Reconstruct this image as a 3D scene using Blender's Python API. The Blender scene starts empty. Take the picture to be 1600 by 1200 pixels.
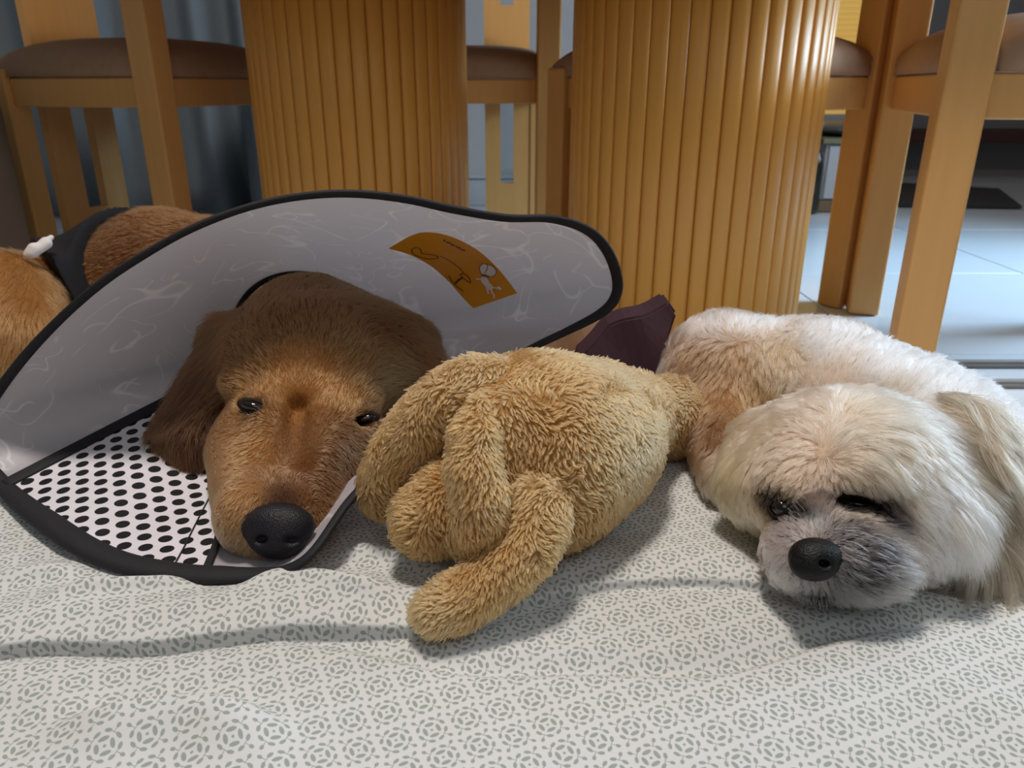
import bpy, bmesh, math, random
import numpy as np
import openvdb
from mathutils import Vector, Matrix
from mathutils.kdtree import KDTree

SC = bpy.context.scene
COL = SC.collection
random.seed(7)
RNG = np.random.default_rng(7)

# ------------------------------------------------------------------ camera
CAM = np.array([0.0, 0.0, 0.42])
PITCH = math.radians(21.2)
FPX = 1200.0                       # focal length in pixels of the 1600 px wide frame
cp, sp = math.cos(PITCH), math.sin(PITCH)
RX = np.array([1.0, 0, 0]); FW = np.array([0, cp, -sp]); UP = np.array([0, sp, cp])
cd = bpy.data.cameras.new('camera')
cam = bpy.data.objects.new('camera', cd)
COL.objects.link(cam)
cam.location = CAM
cam.rotation_euler = (math.pi/2 - PITCH, 0, 0)
cd.sensor_width = 36; cd.lens = 36*FPX/1600
cd.clip_start = 0.02; cd.clip_end = 60
cd.dof.use_dof = True; cd.dof.focus_distance = 0.52; cd.dof.aperture_fstop = 14
SC.camera = cam

# ------------------------------------------------------------------ light and exposure
SC.view_settings.view_transform = 'Standard'
SC.view_settings.look = 'None'
SC.view_settings.gamma = 1
SC.view_settings.use_curve_mapping = False
SC.view_settings.exposure = -0.14
w = bpy.data.worlds.new('room_fill'); SC.world = w; w.use_nodes = True
w.node_tree.nodes['Background'].inputs[0].default_value = (0.72, 0.70, 0.72, 1)
w.node_tree.nodes['Background'].inputs[1].default_value = 0.15

def area(name, loc, target, size, power, color, spread=180, sy=None):
    l = bpy.data.lights.new(name, 'AREA'); l.energy = power; l.color = color
    l.shape = 'RECTANGLE'; l.size = size; l.size_y = sy or size; l.spread = math.radians(spread)
    o = bpy.data.objects.new(name, l); COL.objects.link(o); o.location = loc
    o.rotation_euler = (Vector(target)-Vector(loc)).to_track_quat('-Z', 'Y').to_euler()
    return o
area('window_light', (2.3, 1.25, 1.25), (0.35, 0.75, 0.05), 1.1, 24, (0.70, 0.85, 1.0), 150)
area('floor_patch_light', (2.6, 1.75, 1.0), (0.9, 1.75, 0.0), 0.7, 14, (0.48, 0.74, 1.0), 60)  # added narrow lamp for the blue floor patch, standing in for a window
area('ceiling_light', (-0.15, 0.48, 2.40), (-0.10, 0.50, 0.0), 0.34, 35, (1.0, 0.895, 0.815), 170)
area('room_fill', (0.3, -1.2, 1.9), (0.0, 0.6, 0.2), 1.2, 5, (0.92, 0.94, 1.0), 170)  # added weak front fill behind the camera, no lamp of the room

# ------------------------------------------------------------------ helpers
def P(px, py, d):
    """point seen at pixel (px, py) at camera depth d"""
    return CAM + d*(FW + (px-800)/FPX*RX - (py-600)/FPX*UP)
BED = 0.12
def PB(px, py, z=BED):
    """point of the plane at height z seen at a pixel"""
    r = FW + (px-800)/FPX*RX - (py-600)/FPX*UP
    return CAM + r*((z-CAM[2])/r[2])
def m2(pxr, d): return pxr*d/FPX

def srgb(r, g, b):
    f = lambda c: (c/255/12.92) if c/255 <= 0.04045 else ((c/255+0.055)/1.055)**2.4
    return (f(r), f(g), f(b), 1.0)

def finish(o, label=None, cat=None, group=None, kind=None):
    if label: o['label'] = label
    if cat: o['category'] = cat
    if group: o['group'] = group
    if kind: o['kind'] = kind
    return o
def thing(name, label, cat, loc=(0, 0, 0), rotz=0, group=None):
    o = bpy.data.objects.new(name, None); COL.objects.link(o)
    o.empty_display_size = 0.02
    o.location = loc; o.rotation_euler = (0, 0, rotz)
    return finish(o, label, cat, group)
def link_mesh(name, me, mat, parent=None, smooth=False):
    o = bpy.data.objects.new(name, me); COL.objects.link(o)
    if mat and not me.materials: me.materials.append(mat)
    if parent: o.parent = parent
    if smooth: me.polygons.foreach_set('use_smooth', [True]*len(me.polygons))
    return o
def from_bm(name, bm, mat, parent=None, smooth=False):
    me = bpy.data.meshes.new(name); bm.normal_update(); bm.to_mesh(me); bm.free()
    return link_mesh(name, me, mat, parent, smooth)
def pymesh(name, v, f, mat, parent=None, smooth=True):
    me = bpy.data.meshes.new(name)
    me.from_pydata([tuple(x) for x in v], [], [tuple(x) for x in f]); me.update()
    return link_mesh(name, me, mat, parent, smooth)

def box(bm, c, s, bev=0.003, seg=2, rot=None):
    r = bmesh.ops.create_cube(bm, size=1.0)
    vs = r['verts']
    bmesh.ops.scale(bm, verts=vs, vec=s)
    if bev:
        es = list({e for v in vs for e in v.link_edges})
        rr = bmesh.ops.bevel(bm, geom=es, offset=bev, segments=seg, affect='EDGES', profile=0.5)
        vs = list({v for f in rr['faces'] for v in f.verts} | {v for v in vs if v.is_valid})
    if rot is not None: bmesh.ops.rotate(bm, verts=vs, cent=(0, 0, 0), matrix=rot)
    bmesh.ops.translate(bm, verts=vs, vec=c)
    return vs

def tube(name, pts, rad, mat, parent=None, closed=False, nseg=10, flat=1.0, up=None, caps=True):
    """swept tube; rad scalar or list; flat squashes along the second axis"""
    pts = np.asarray(pts, float); n = len(pts)
    rad = np.full(n, rad) if np.isscalar(rad) else np.asarray(rad)
    v = []; f = []
    if closed: T = np.roll(pts, -1, 0)-np.roll(pts, 1, 0)
    else: T = np.gradient(pts, axis=0)
    T /= np.linalg.norm(T, axis=1)[:, None]+1e-12
    ref = np.array(up if up is not None else (0, 0, 1.0))
    if ref.ndim == 1: ref = np.tile(ref, (n, 1))
    A = np.cross(T, ref); A /= np.linalg.norm(A, axis=1)[:, None]+1e-9
    B = np.cross(A, T)
    for i in range(n):
        for k in range(nseg):
            a = 2*math.pi*k/nseg
            v.append(pts[i] + rad[i]*(math.cos(a)*A[i] + flat*math.sin(a)*B[i]))
    m = n if closed else n-1
    for i in range(m):
        j = (i+1) % n
        for k in range(nseg):
            k2 = (k+1) % nseg
            f.append((i*nseg+k, i*nseg+k2, j*nseg+k2, j*nseg+k))
    if not closed and caps:
        f.append(tuple(range(nseg))[::-1]); f.append(tuple((n-1)*nseg+k for k in range(nseg)))
    o = pymesh(name, v, f, mat, parent)
    bm = bmesh.new(); bm.from_mesh(o.data); bmesh.ops.recalc_face_normals(bm, faces=bm.faces); bm.to_mesh(o.data); bm.free()
    return o

def spline(pts, n, closed=False):
    """Catmull-Rom resample"""
    p = np.asarray(pts, float); m = len(p)
    if closed: t = np.linspace(0, m, n, endpoint=False)
    else: t = np.linspace(0, m-1, n)
    i = np.floor(t).astype(int); u = (t-i)[:, None]
    if closed: g = lambda k: p[(i+k) % m]
    else:
        i = np.minimum(i, m-2); u = (t-i)[:, None]
        g = lambda k: p[np.clip(i+k, 0, m-1)]
    a, b, c, d = g(-1), g(0), g(1), g(2)
    return 0.5*((2*b)+(-a+c)*u+(2*a-5*b+4*c-d)*u**2+(-a+3*b-3*c+d)*u**3)

# smooth numpy noise
_nd = RNG.normal(size=(4, 6, 3)); _nd /= np.linalg.norm(_nd, axis=2)[..., None]
_np = RNG.uniform(0, 6.28, size=(4, 6)); _ns = RNG.uniform(0.6, 1.6, size=(4, 6))
def noise(p, scale, ch=0):
    s = 0
    for k in range(6):
        s = s + np.sin(p @ _nd[ch, k]*scale*6.28*_ns[ch, k] + _np[ch, k] + 1.3*np.sin(p @ _nd[ch, (k+2) % 6]*scale*5.1+k))
    return s/3.0
def noise3(p, scale): return np.stack([noise(p, scale, c) for c in range(3)], 1)

# ------------------------------------------------------------------ materials
class X:
    """tiny expression wrapper over math nodes"""
    nt = None
    def __init__(s, v): s.v = v
    @staticmethod
    def op(o, *a):
        n = X.nt.nodes.new('ShaderNodeMath'); n.operation = o
        for i, q in enumerate(a):
            q = q.v if isinstance(q, X) else q
            if isinstance(q, (int, float)): n.inputs[i].default_value = q
            else: X.nt.links.new(q, n.inputs[i])
        return X(n.outputs[0])
    def __add__(s, o): return X.op('ADD', s, o)
    def __radd__(s, o): return X.op('ADD', o, s)
    def __sub__(s, o): return X.op('SUBTRACT', s, o)
    def __rsub__(s, o): return X.op('SUBTRACT', o, s)
    def __mul__(s, o): return X.op('MULTIPLY', s, o)
    def __rmul__(s, o): return X.op('MULTIPLY', o, s)
    def __truediv__(s, o): return X.op('DIVIDE', s, o)
    def abs(s): return X.op('ABSOLUTE', s)
    def fract(s): return X.op('FRACT', s)
    def floor(s): return X.op('FLOOR', s)
    def lt(s, o): return X.op('LESS_THAN', s, o)
    def gt(s, o): return X.op('GREATER_THAN', s, o)
    def max(s, o): return X.op('MAXIMUM', s, o)
    def min(s, o): return X.op('MINIMUM', s, o)
    def step(s, e, wd):
        """1 below e, soft over wd"""
        n = X.nt.nodes.new('ShaderNodeMapRange'); n.interpolation_type = 'SMOOTHSTEP'
        X.nt.links.new(s.v, n.inputs['Value'])
        n.inputs['From Min'].default_value = e-wd; n.inputs['From Max'].default_value = e+wd
        n.inputs['To Min'].default_value = 1; n.inputs['To Max'].default_value = 0
        return X(n.outputs['Result'])

def new_mat(name, base=(0.8, 0.8, 0.8, 1), rough=0.6, spec=0.5, metal=0.0):
    m = bpy.data.materials.new(name); m.use_nodes = True
    b = m.node_tree.nodes['Principled BSDF']
    b.inputs['Base Color'].default_value = base; b.inputs['Roughness'].default_value = rough
    b.inputs['Specular IOR Level'].default_value = spec; b.inputs['Metallic'].default_value = metal
    return m, m.node_tree, b
def N(nt, t, **kw):
    n = nt.nodes.new(t)
    for k, v in kw.items(): setattr(n, k, v)
    return n
def mixc(nt, fac, a, b):
    n = N(nt, 'ShaderNodeMix', data_type='RGBA')
    for sock, q in ((n.inputs[0], fac), (n.inputs[6], a), (n.inputs[7], b)):
        q = q.v if isinstance(q, X) else q
        if isinstance(q, (tuple, float, int)): sock.default_value = q
        else: nt.links.new(q, sock)
    return n.outputs[2]
def noise_node(nt, scale, detail=3, vec=None, dist=0.0, rough=0.5):
    n = N(nt, 'ShaderNodeTexNoise'); n.inputs['Scale'].default_value = scale; n.inputs['Detail'].default_value = detail
    n.inputs['Distortion'].default_value = dist; n.inputs['Roughness'].default_value = rough
    if vec is not None: nt.links.new(vec, n.inputs['Vector'])
    return n
def bump(nt, b, h, strength=0.3, dist=0.002):
    n = N(nt, 'ShaderNodeBump'); n.inputs['Strength'].default_value = strength; n.inputs['Distance'].default_value = dist
    nt.links.new(h.v if isinstance(h, X) else h, n.inputs['Height']); nt.links.new(n.outputs[0], b.inputs['Normal'])

def noisy_mat(name, c1, c2, scale, rough=0.7, bs=0.2, bd=0.001, stretch=None, spec=0.5, detail=4):
    m, nt, b = new_mat(name, c1, rough, spec)
    tc = N(nt, 'ShaderNodeTexCoord'); vec = tc.outputs['Object']
    if stretch:
        mp = N(nt, 'ShaderNodeMapping'); mp.inputs['Scale'].default_value = stretch
        nt.links.new(vec, mp.inputs['Vector']); vec = mp.outputs[0]
    n = noise_node(nt, scale, detail, vec)
    nt.links.new(mixc(nt, n.outputs[0], c1, c2), b.inputs['Base Color'])
    if bs: bump(nt, b, n.outputs[0], bs, bd)
    return m

M = {}
M['wood'] = noisy_mat('lacquered_wood', srgb(212, 158, 90), srgb(224, 172, 104), 14, 0.45, 0.05, 0.0005, (6, 6, 0.5))
M['slat'] = noisy_mat('lacquered_slat', srgb(226, 160, 68), srgb(236, 172, 80), 10, 0.42, 0.04, 0.0005, (5, 5, 0.4))
M['slat_core'] = new_mat('groove_wood', srgb(176, 118, 50), 0.5)[0]
M['cushion'] = noisy_mat('brown_upholstery', srgb(160, 126, 98), srgb(176, 142, 112), 60, 0.85, 0.25, 0.001)
M['black'] = noisy_mat('black_binding', srgb(16, 15, 19), srgb(30, 29, 36), 500, 0.75, 0.4, 0.0006)
M['tabletop'] = noisy_mat('table_wood', srgb(150, 100, 48), srgb(170, 118, 60), 6, 0.4, 0.05, 0.0005, (0.5, 6, 6))
M['tile'] = noisy_mat('glossy_tile', srgb(205, 212, 218), srgb(214, 220, 226), 3, 0.16, 0.0)
M['grout'] = new_mat('grout', srgb(150, 154, 158), 0.9)[0]
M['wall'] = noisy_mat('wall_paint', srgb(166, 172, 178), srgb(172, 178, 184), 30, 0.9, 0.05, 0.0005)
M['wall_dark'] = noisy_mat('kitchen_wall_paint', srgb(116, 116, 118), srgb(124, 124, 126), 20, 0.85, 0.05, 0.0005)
M['white_paint'] = new_mat('white_paint', srgb(190, 194, 200), 0.6)[0]
M['ceil'] = new_mat('ceiling_paint', srgb(225, 222, 215), 0.9)[0]
M['redboard'] = noisy_mat('dark_red_board', srgb(58, 26, 24), srgb(70, 34, 30), 12, 0.5, 0.05, 0.0005)
M['mat'] = noisy_mat('dark_mat', srgb(38, 38, 42), srgb(50, 50, 54), 200, 0.95, 0.5, 0.002)
M['taupe'] = noisy_mat('taupe_panel', srgb(92, 80, 70), srgb(104, 92, 80), 8, 0.7, 0.05, 0.0005)
M['curtain'] = noisy_mat('curtain_cloth', srgb(112, 124, 132), srgb(124, 136, 144), 150, 0.9, 0.15, 0.0008)
M['grey_strip'] = new_mat('raised_grey_strip', srgb(140, 138, 136), 0.6, 0.5, 0.2)[0]
M['maroon'] = noisy_mat('maroon_cloth', srgb(46, 20, 32), srgb(58, 26, 38), 400, 0.85, 0.3, 0.0005)
M['browncloth'] = noisy_mat('brown_cloth', srgb(140, 104, 74), srgb(154, 118, 86), 400, 0.85, 0.3, 0.0005)
M['navy'] = noisy_mat('dark_garment', srgb(7, 7, 11), srgb(13, 12, 17), 600, 0.9, 0.3, 0.0005)
M['white_cloth'] = noisy_mat('white_cloth', srgb(215, 205, 200), srgb(228, 220, 214), 300, 0.9, 0.2, 0.0005)
M['greycab'] = new_mat('grey_cabinet', srgb(170, 172, 176), 0.4)[0]
M['plinth'] = new_mat('wood_plinth', srgb(110, 88, 64), 0.6)[0]
M['greytop'] = new_mat('grey_top', srgb(82, 88, 90), 0.4)[0]
M['olive'] = new_mat('olive_cloth', srgb(112, 112, 86), 0.8)[0]
M['bottle'] = new_mat('dark_bottle', srgb(26, 28, 20), 0.2)[0]
mm, nt, b = new_mat('lit_blind', srgb(230, 200, 110), 0.7)
b.inputs['Emission Color'].default_value = srgb(255, 205, 110); b.inputs['Emission Strength'].default_value = 0.35
M['blind'] = mm

# noses and eyes
def nose_mat(name, c1, c2):
    m, nt, b = new_mat(name, c1, 0.5, 0.3)
    tc = N(nt, 'ShaderNodeTexCoord')
    v = N(nt, 'ShaderNodeTexVoronoi'); v.inputs['Scale'].default_value = 900; nt.links.new(tc.outputs['Object'], v.inputs['Vector'])
    nt.links.new(mixc(nt, v.outputs['Distance'], c2, c1), b.inputs['Base Color'])
    bump(nt, b, v.outputs['Distance'], 0.5, 0.0006)
    return m
M['nose_g'] = nose_mat('golden_nose_skin', srgb(22, 21, 26), srgb(32, 30, 36))
M['nose_s'] = nose_mat('small_dog_nose_skin', srgb(5, 6, 7), srgb(11, 13, 14))
M['eye'] = new_mat('eye_gloss', srgb(22, 13, 9), 0.06, 0.7)[0]
M['eyelid'] = new_mat('eyelid_skin', srgb(40, 28, 22), 0.8, 0.2)[0]
M['eyewhite'] = new_mat('eye_white', srgb(120, 116, 130), 0.25)[0]

def fur_mat(name, rough=0.65, spec=0.25, trans=0.25, attr='fur_color'):
    m, nt, b = new_mat(name, (0.5, 0.5, 0.5, 1), rough, spec)
    a = N(nt, 'ShaderNodeAttribute', attribute_name=attr)
    nt.links.new(a.outputs['Color'], b.inputs['Base Color'])
    if trans:
        t = N(nt, 'ShaderNodeBsdfTranslucent'); nt.links.new(a.outputs['Color'], t.inputs['Color'])
        mx = N(nt, 'ShaderNodeMixShader'); mx.inputs[0].default_value = trans
        nt.links.new(b.outputs[0], mx.inputs[1]); nt.links.new(t.outputs[0], mx.inputs[2])
        nt.links.new(mx.outputs[0], nt.nodes['Material Output'].inputs[0])
    return m

def hair_mat(name, rough=0.35, rad=0.7):
    m = bpy.data.materials.new(name); m.use_nodes = True; nt = m.node_tree
    nt.nodes.remove(nt.nodes['Principled BSDF'])
    h = nt.nodes.new('ShaderNodeBsdfHairPrincipled'); h.model = 'CHIANG'; h.parametrization = 'COLOR'
    a = N(nt, 'ShaderNodeAttribute', attribute_name='fur_color'); nt.links.new(a.outputs['Color'], h.inputs['Color'])
    h.inputs['Roughness'].default_value = rough; h.inputs['Radial Roughness'].default_value = rad
    nt.links.new(h.outputs[0], nt.nodes['Material Output'].inputs[0])
    return m
M['white_fur'] = hair_mat('white_dog_hair', 0.4, 0.7)
M['fur'] = hair_mat('golden_hair', 0.4, 0.7)
M['pile'] = hair_mat('plush_pile', 0.6, 0.8)
M['skin'] = fur_mat('undercoat', 0.9, 0.05, 0.0, 'skin_color')

# ------------------------------------------------------------------ signed distance modelling
def rotx(a): c, s = math.cos(a), math.sin(a); return np.array([[1, 0, 0], [0, c, -s], [0, s, c]])
def basis(roll=0, pitch=0, yaw=0, world=False):
    """rows are axes (right, up, forward); roll is clockwise on the picture"""
    B = np.array([RX, UP, FW]) if not world else np.array([[1, 0, 0], [0, 0, 1.0], [0, 1.0, 0]])
    r = math.radians(roll); c, s = math.cos(r), math.sin(r)
    B = np.array([[c, -s, 0], [s, c, 0], [0, 0, 1]]) @ B
    p = math.radians(pitch); c, s = math.cos(p), math.sin(p)
    B = np.array([[1, 0, 0], [0, c, s], [0, -s, c]]) @ B
    y = math.radians(yaw); c, s = math.cos(y), math.sin(y)
    B = np.array([[c, 0, s], [0, 1, 0], [-s, 0, c]]) @ B
    return B
class SDF:
    def __init__(s): s.pr = []
    def ell(s, c, r, k=0.012, sub=False, **kw):
        s.pr.append(('e', np.array(c), np.array(r, float), basis(**kw), k, sub)); return s
    def cap(s, a, b, ra, rb, k=0.012, sub=False, sq=None, ax=None):
        s.pr.append(('c', np.array(a), np.array(b), ra, rb, k, sub, sq, ax)); return s
    def half(s, c, n, k=0.004):
        n = np.array(n, float); n /= np.linalg.norm(n)
        s.pr.append(('h', np.array(c), n, k)); return s     # keeps the side below the plane
    def __call__(s, p):
        d = None
        for q in s.pr:
            if q[0] == 'e':
                l = (p-q[1]) @ q[3].T
                k0 = np.sqrt(((l/q[2])**2).sum(1))+1e-9; k1 = np.sqrt(((l/q[2]**2)**2).sum(1))+1e-9
                e = k0*(k0-1)/k1; k = q[4]; sub = q[5]
            elif q[0] == 'c':
                a, b_ = q[1], q[2]; ba = b_-a; pa = p-a
                t = np.clip((pa @ ba)/(ba @ ba), 0, 1)
                v = pa-t[:, None]*ba
                if q[7]: v = v+np.outer(v @ q[8], q[8])*(q[7]-1)      # flatten along axis
                e = np.sqrt((v**2).sum(1))-(q[3]+(q[4]-q[3])*t); k = q[5]; sub = q[6]
                if q[7]: e = e/max(1.0, q[7]**0.5)
            else:
                e = (p-q[1]) @ q[2]; k = q[3]
                h = np.clip(0.5-0.5*(d-e)/k, 0, 1)
                d = d*(1-h)+e*h+k*h*(1-h); continue
            if d is None: d = e; continue
            if sub:
                e = -e; h = np.clip(0.5-0.5*(d-e)/k, 0, 1); d = d*(1-h)+e*h+k*h*(1-h)
            else:
                h = np.clip(0.5+0.5*(d-e)/k, 0, 1); d = d*(1-h)+e*h-k*h*(1-h)
        return d
    def bounds(s, pad=0.01):
        lo = np.full(3, 9.0); hi = -lo
        for q in s.pr:
            if q[0] == 'e' and not q[5]: r = np.abs(q[3].T*q[2]).sum(1); lo = np.minimum(lo, q[1]-r); hi = np.maximum(hi, q[1]+r)
            elif q[0] == 'c' and not q[6]:
                for c, r in ((q[1], q[3]), (q[2], q[4])): lo = np.minimum(lo, c-r); hi = np.maximum(hi, c+r)
        return lo-pad, hi+pad
    def normal(s, p, e=0.001):
        g = np.stack([s(p+np.eye(3)[i]*e)-s(p-np.eye(3)[i]*e) for i in range(3)], 1)
        return g/(np.linalg.norm(g, axis=1)[:, None]+1e-9)
    def hit(s, px, py, d0=0.25, d1=1.4):
        r = FW+(px-800)/FPX*RX-(py-600)/FPX*UP
        t = np.arange(d0, d1, 0.0012); v = s(CAM+t[:, None]*r)
        i = np.argmax(v < 0) if (v < 0).any() else int(np.argmin(v))
        return CAM+t[i]*r
    def mesh(s, h, disp=None, pad=0.01):
        lo, hi = s.bounds(pad)
        n = np.ceil((hi-lo)/h).astype(int)+1
        a = np.empty(n, np.float32)
        yy, zz = np.meshgrid(lo[1]+np.arange(n[1])*h, lo[2]+np.arange(n[2])*h, indexing='ij')
        for i in range(n[0]):
            q = np.stack([np.full(yy.size, lo[0]+i*h), yy.ravel(), zz.ravel()], 1)
            v = s(q)
            if disp is not None:
                near = np.abs(v) < 0.02
                v[near] += disp(q[near])
            a[i] = v.reshape(yy.shape)
        a = np.clip(a, -3*h, 3*h)
        g = openvdb.FloatGrid(background=3*h); g.copyFromArray(a, tolerance=0); g.gridClass = openvdb.GridClass.LEVEL_SET
        v, f = g.convertToQuads(isovalue=0.0)
        v = v*h+lo
        # outward winding
        fn = np.cross(v[f[:, 2]]-v[f[:, 0]], v[f[:, 3]]-v[f[:, 1]])
        c = v[f].mean(1); k = RNG.integers(0, len(f), 200)
        if (fn[k]*s.normal(c[k])).sum() < 0: f = f[:, ::-1]
        return v, f

def sdf_obj(name, sdf, h, mat, parent=None, disp=None, color=None):
    v, f = sdf.mesh(h, disp)
    me = bpy.data.meshes.new(name)
    me.vertices.add(len(v)); me.vertices.foreach_set('co', v.astype(np.float32).ravel())
    me.loops.add(f.size); me.loops.foreach_set('vertex_index', f.astype(np.int32).ravel())
    me.polygons.add(len(f)); me.polygons.foreach_set('loop_start', np.arange(0, f.size, 4, dtype=np.int32))
    me.update(calc_edges=True)
    if color is not None:
        c = np.ones((len(v), 4), np.float32); c[:, :3] = color(v)
        a = me.color_attributes.new('skin_color', 'FLOAT_COLOR', 'POINT'); a.data.foreach_set('color', c.ravel())
    o = link_mesh(name, me, mat, parent, True)
    return o, v, f

class Field:
    """combing and colour chart: rows (px, py, dx, dy, length mm, (r, g, b)) looked up on the surface"""
    def __init__(s, sdf, rows, power=3.0, spots=(), extra=()):
        pts = []; D = []; L = []; C = []
        for px, py, dx, dy, ln, c in rows:
            pts.append(sdf.hit(px, py)); v = dx*RX-dy*UP; D.append(v/(np.linalg.norm(v)+1e-9)); L.append(ln/1000); C.append(srgb(*c)[:3])
        for p, v, ln, c in extra:
            v = np.array(v, float); pts.append(np.array(p)); D.append(v/(np.linalg.norm(v)+1e-9)); L.append(ln/1000); C.append(srgb(*c)[:3])
        s.p, s.D, s.L, s.C, s.pw = map(np.array, (pts, D, L, C, power))
        s.spots = [(sdf.hit(px, py), r, np.array(srgb(*c)[:3]), a, ll) for px, py, r, c, a, ll in spots]
    def w(s, p):
        d2 = ((p[:, None, :]-s.p[None])**2).sum(2)+1e-6
        w = d2**(-s.pw/2); return w/w.sum(1)[:, None]
    def color(s, p, w=None):
        out = np.empty((len(p), 3))
        for i in range(0, len(p), 40000):
            q = p[i:i+40000]; c = s.w(q) @ s.C
            for sp_, r, col, a, ll in s.spots:
                g = a*np.exp(-(((q-sp_)**2).sum(1)/r**2)**1.5)[:, None]; c = c*(1-g)+col*g
            out[i:i+40000] = c
        return out
    def full(s, p):
        D = np.empty((len(p), 3)); L = np.empty(len(p))
        for i in range(0, len(p), 40000):
            q = p[i:i+40000]; w_ = s.w(q); D[i:i+40000] = w_ @ s.D; l = w_ @ s.L
            for sp_, r, col, a, ll in s.spots:
                g = a*np.exp(-(((q-sp_)**2).sum(1)/r**2)**1.5); l = l*(1-g)+ll/1000*g
            L[i:i+40000] = l
        return D, L, s.color(p)

def fur(name, parent, sdf, v, f, field, n, radius=0.00018, lift=0.6, bend=1.2, rnd=0.25, swirl=0.3, swirl_s=25,
        clump=0.5, nclump=2500, grav=0.0, wave=0.0, wave_s=60, seg=6, mat='fur', cvar=0.12, keep=None, push=0.0006,
        density=None, lvar=0.35, offset=0.0, tipr=0.25):
    f = np.asarray(f)
    tri = np.concatenate([f[:, [0, 1, 2]], f[:, [0, 2, 3]]])
    a, b_, c = v[tri[:, 0]], v[tri[:, 1]], v[tri[:, 2]]
    ar = np.linalg.norm(np.cross(b_-a, c-a), axis=1)
    cen = (a+b_+c)/3
    if keep is not None: ar = ar*keep(cen)
    ar = ar/ar.sum()
    idx = RNG.choice(len(tri), n, p=ar)
    u = RNG.random((n, 2)); fl = u.sum(1) > 1; u[fl] = 1-u[fl]
    root = a[idx]+u[:, :1]*(b_-a)[idx]+u[:, 1:]*(c-a)[idx]
    nr = sdf.normal(root)
    D, L, C = field.full(root)
    D = D+swirl*noise3(root, swirl_s)
    D = D-(D*nr).sum(1)[:, None]*nr
    D /= np.linalg.norm(D, axis=1)[:, None]+1e-9
    D = D+rnd*RNG.normal(size=(n, 3))
    L = L*(1-lvar+lvar*2*RNG.random(n))
    S = np.empty((n, seg, 3)); S[:, 0] = root-nr*0.0008+nr*offset
    side = np.cross(nr, D); ph = noise(root, wave_s*0.35, 3)*3+RNG.normal(size=n)*0.5
    G = np.array([0, 0, -1.0])
    for i in range(1, seg):
        t = (i-0.5)/(seg-1)
        d = nr*lift*(1-t)**bend+D*(0.25+t)+G*grav*t
        if wave: d = d+side*(wave*np.cos(ph+t*L*wave_s*6.28))[:, None]
        d /= np.linalg.norm(d, axis=1)[:, None]
        S[:, i] = S[:, i-1]+d*(L/(seg-1))[:, None]
    if clump and nclump:
        m = min(nclump, n//3); gi = RNG.choice(n, m, replace=False)
        kd = KDTree(m)
        for j, g in enumerate(gi): kd.insert(S[g, 0], j)
        kd.balance()
        near = np.fromiter((gi[kd.find(q)[1]] for q in S[:, 0]), dtype=np.int64, count=n)
        off = np.linalg.norm(S[:, 0]-S[near, 0], axis=1)
        ok = (off < np.maximum(L, 0.004)).astype(float)
        for i in range(1, seg):
            t = i/(seg-1); k = (clump*t**0.8)*ok
            tgt = S[near, i]
            S[:, i] = S[:, i]*(1-k)[:, None]+tgt*k[:, None]
    if push is not None:
        for i in range(1, seg):
            q = S[:, i]; dd = sdf(q); need = np.maximum(0, push*(1+i*0.5)-dd)
            m_ = need > 0
            if m_.any(): S[m_, i] = q[m_]+sdf.normal(q[m_])*need[m_][:, None]
        S[:, 1:, 2] = np.maximum(S[:, 1:, 2], BED+0.0015)
    cu = bpy.data.hair_curves.new(name); cu.add_curves([seg]*n)
    cu.attributes['position'].data.foreach_set('vector', S.astype(np.float32).ravel())
    ra = cu.attributes.get('radius') or cu.attributes.new('radius', 'FLOAT', 'POINT')
    tt = np.linspace(0, 1, seg); prof = (1-(1-tipr)*tt**1.5)*radius
    R = (prof[None]*(0.8+0.4*RNG.random(n))[:, None]).astype(np.float32)
    ra.data.foreach_set('value', R.ravel())
    C = C*(1+cvar*RNG.normal(size=(n, 1)))+0
    C = C*(1+0.5*cvar*noise(root, 60, 1)[:, None])
    CC = np.ones((n, 4), np.float32); CC[:, :3] = np.clip(C, 0.003, 0.95)
    ca = cu.attributes.new('fur_color', 'FLOAT_COLOR', 'CURVE'); ca.data.foreach_set('color', CC.ravel())
    cu.materials.append(M[mat])
    o = bpy.data.objects.new(name, cu); COL.objects.link(o)
    if parent: o.parent = parent
    o['kind'] = 'stuff'
    return o

#@@SETTING
# ------------------------------------------------------------------ the setting
def struct(o): o['kind'] = 'structure'; return o
# floor: slab under separate tiles
floor = thing('floor', 'pale glossy tiled floor', 'floor'); del floor['category']; floor['kind'] = 'structure'
bm = bmesh.new(); box(bm, (0.4, 1.6, -0.02), (6.4, 6.4, 0.034), 0)
from_bm('screed', bm, M['grout'], floor)
bm = bmesh.new(); box(bm, (0, 0, -0.002), (0.597, 0.597, 0.006), 0.0012, 1)
tile_me = bpy.data.meshes.new('tile'); bm.to_mesh(tile_me); bm.free(); tile_me.materials.append(M['tile'])
for i in range(-4, 6):
    for j in range(-2, 8):
        o = bpy.data.objects.new('tile', tile_me); COL.objects.link(o); o.parent = floor
        o.location = (0.33+i*0.6, 0.32+j*0.6, -0.001+random.uniform(-0.0002, 0.0002))

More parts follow.
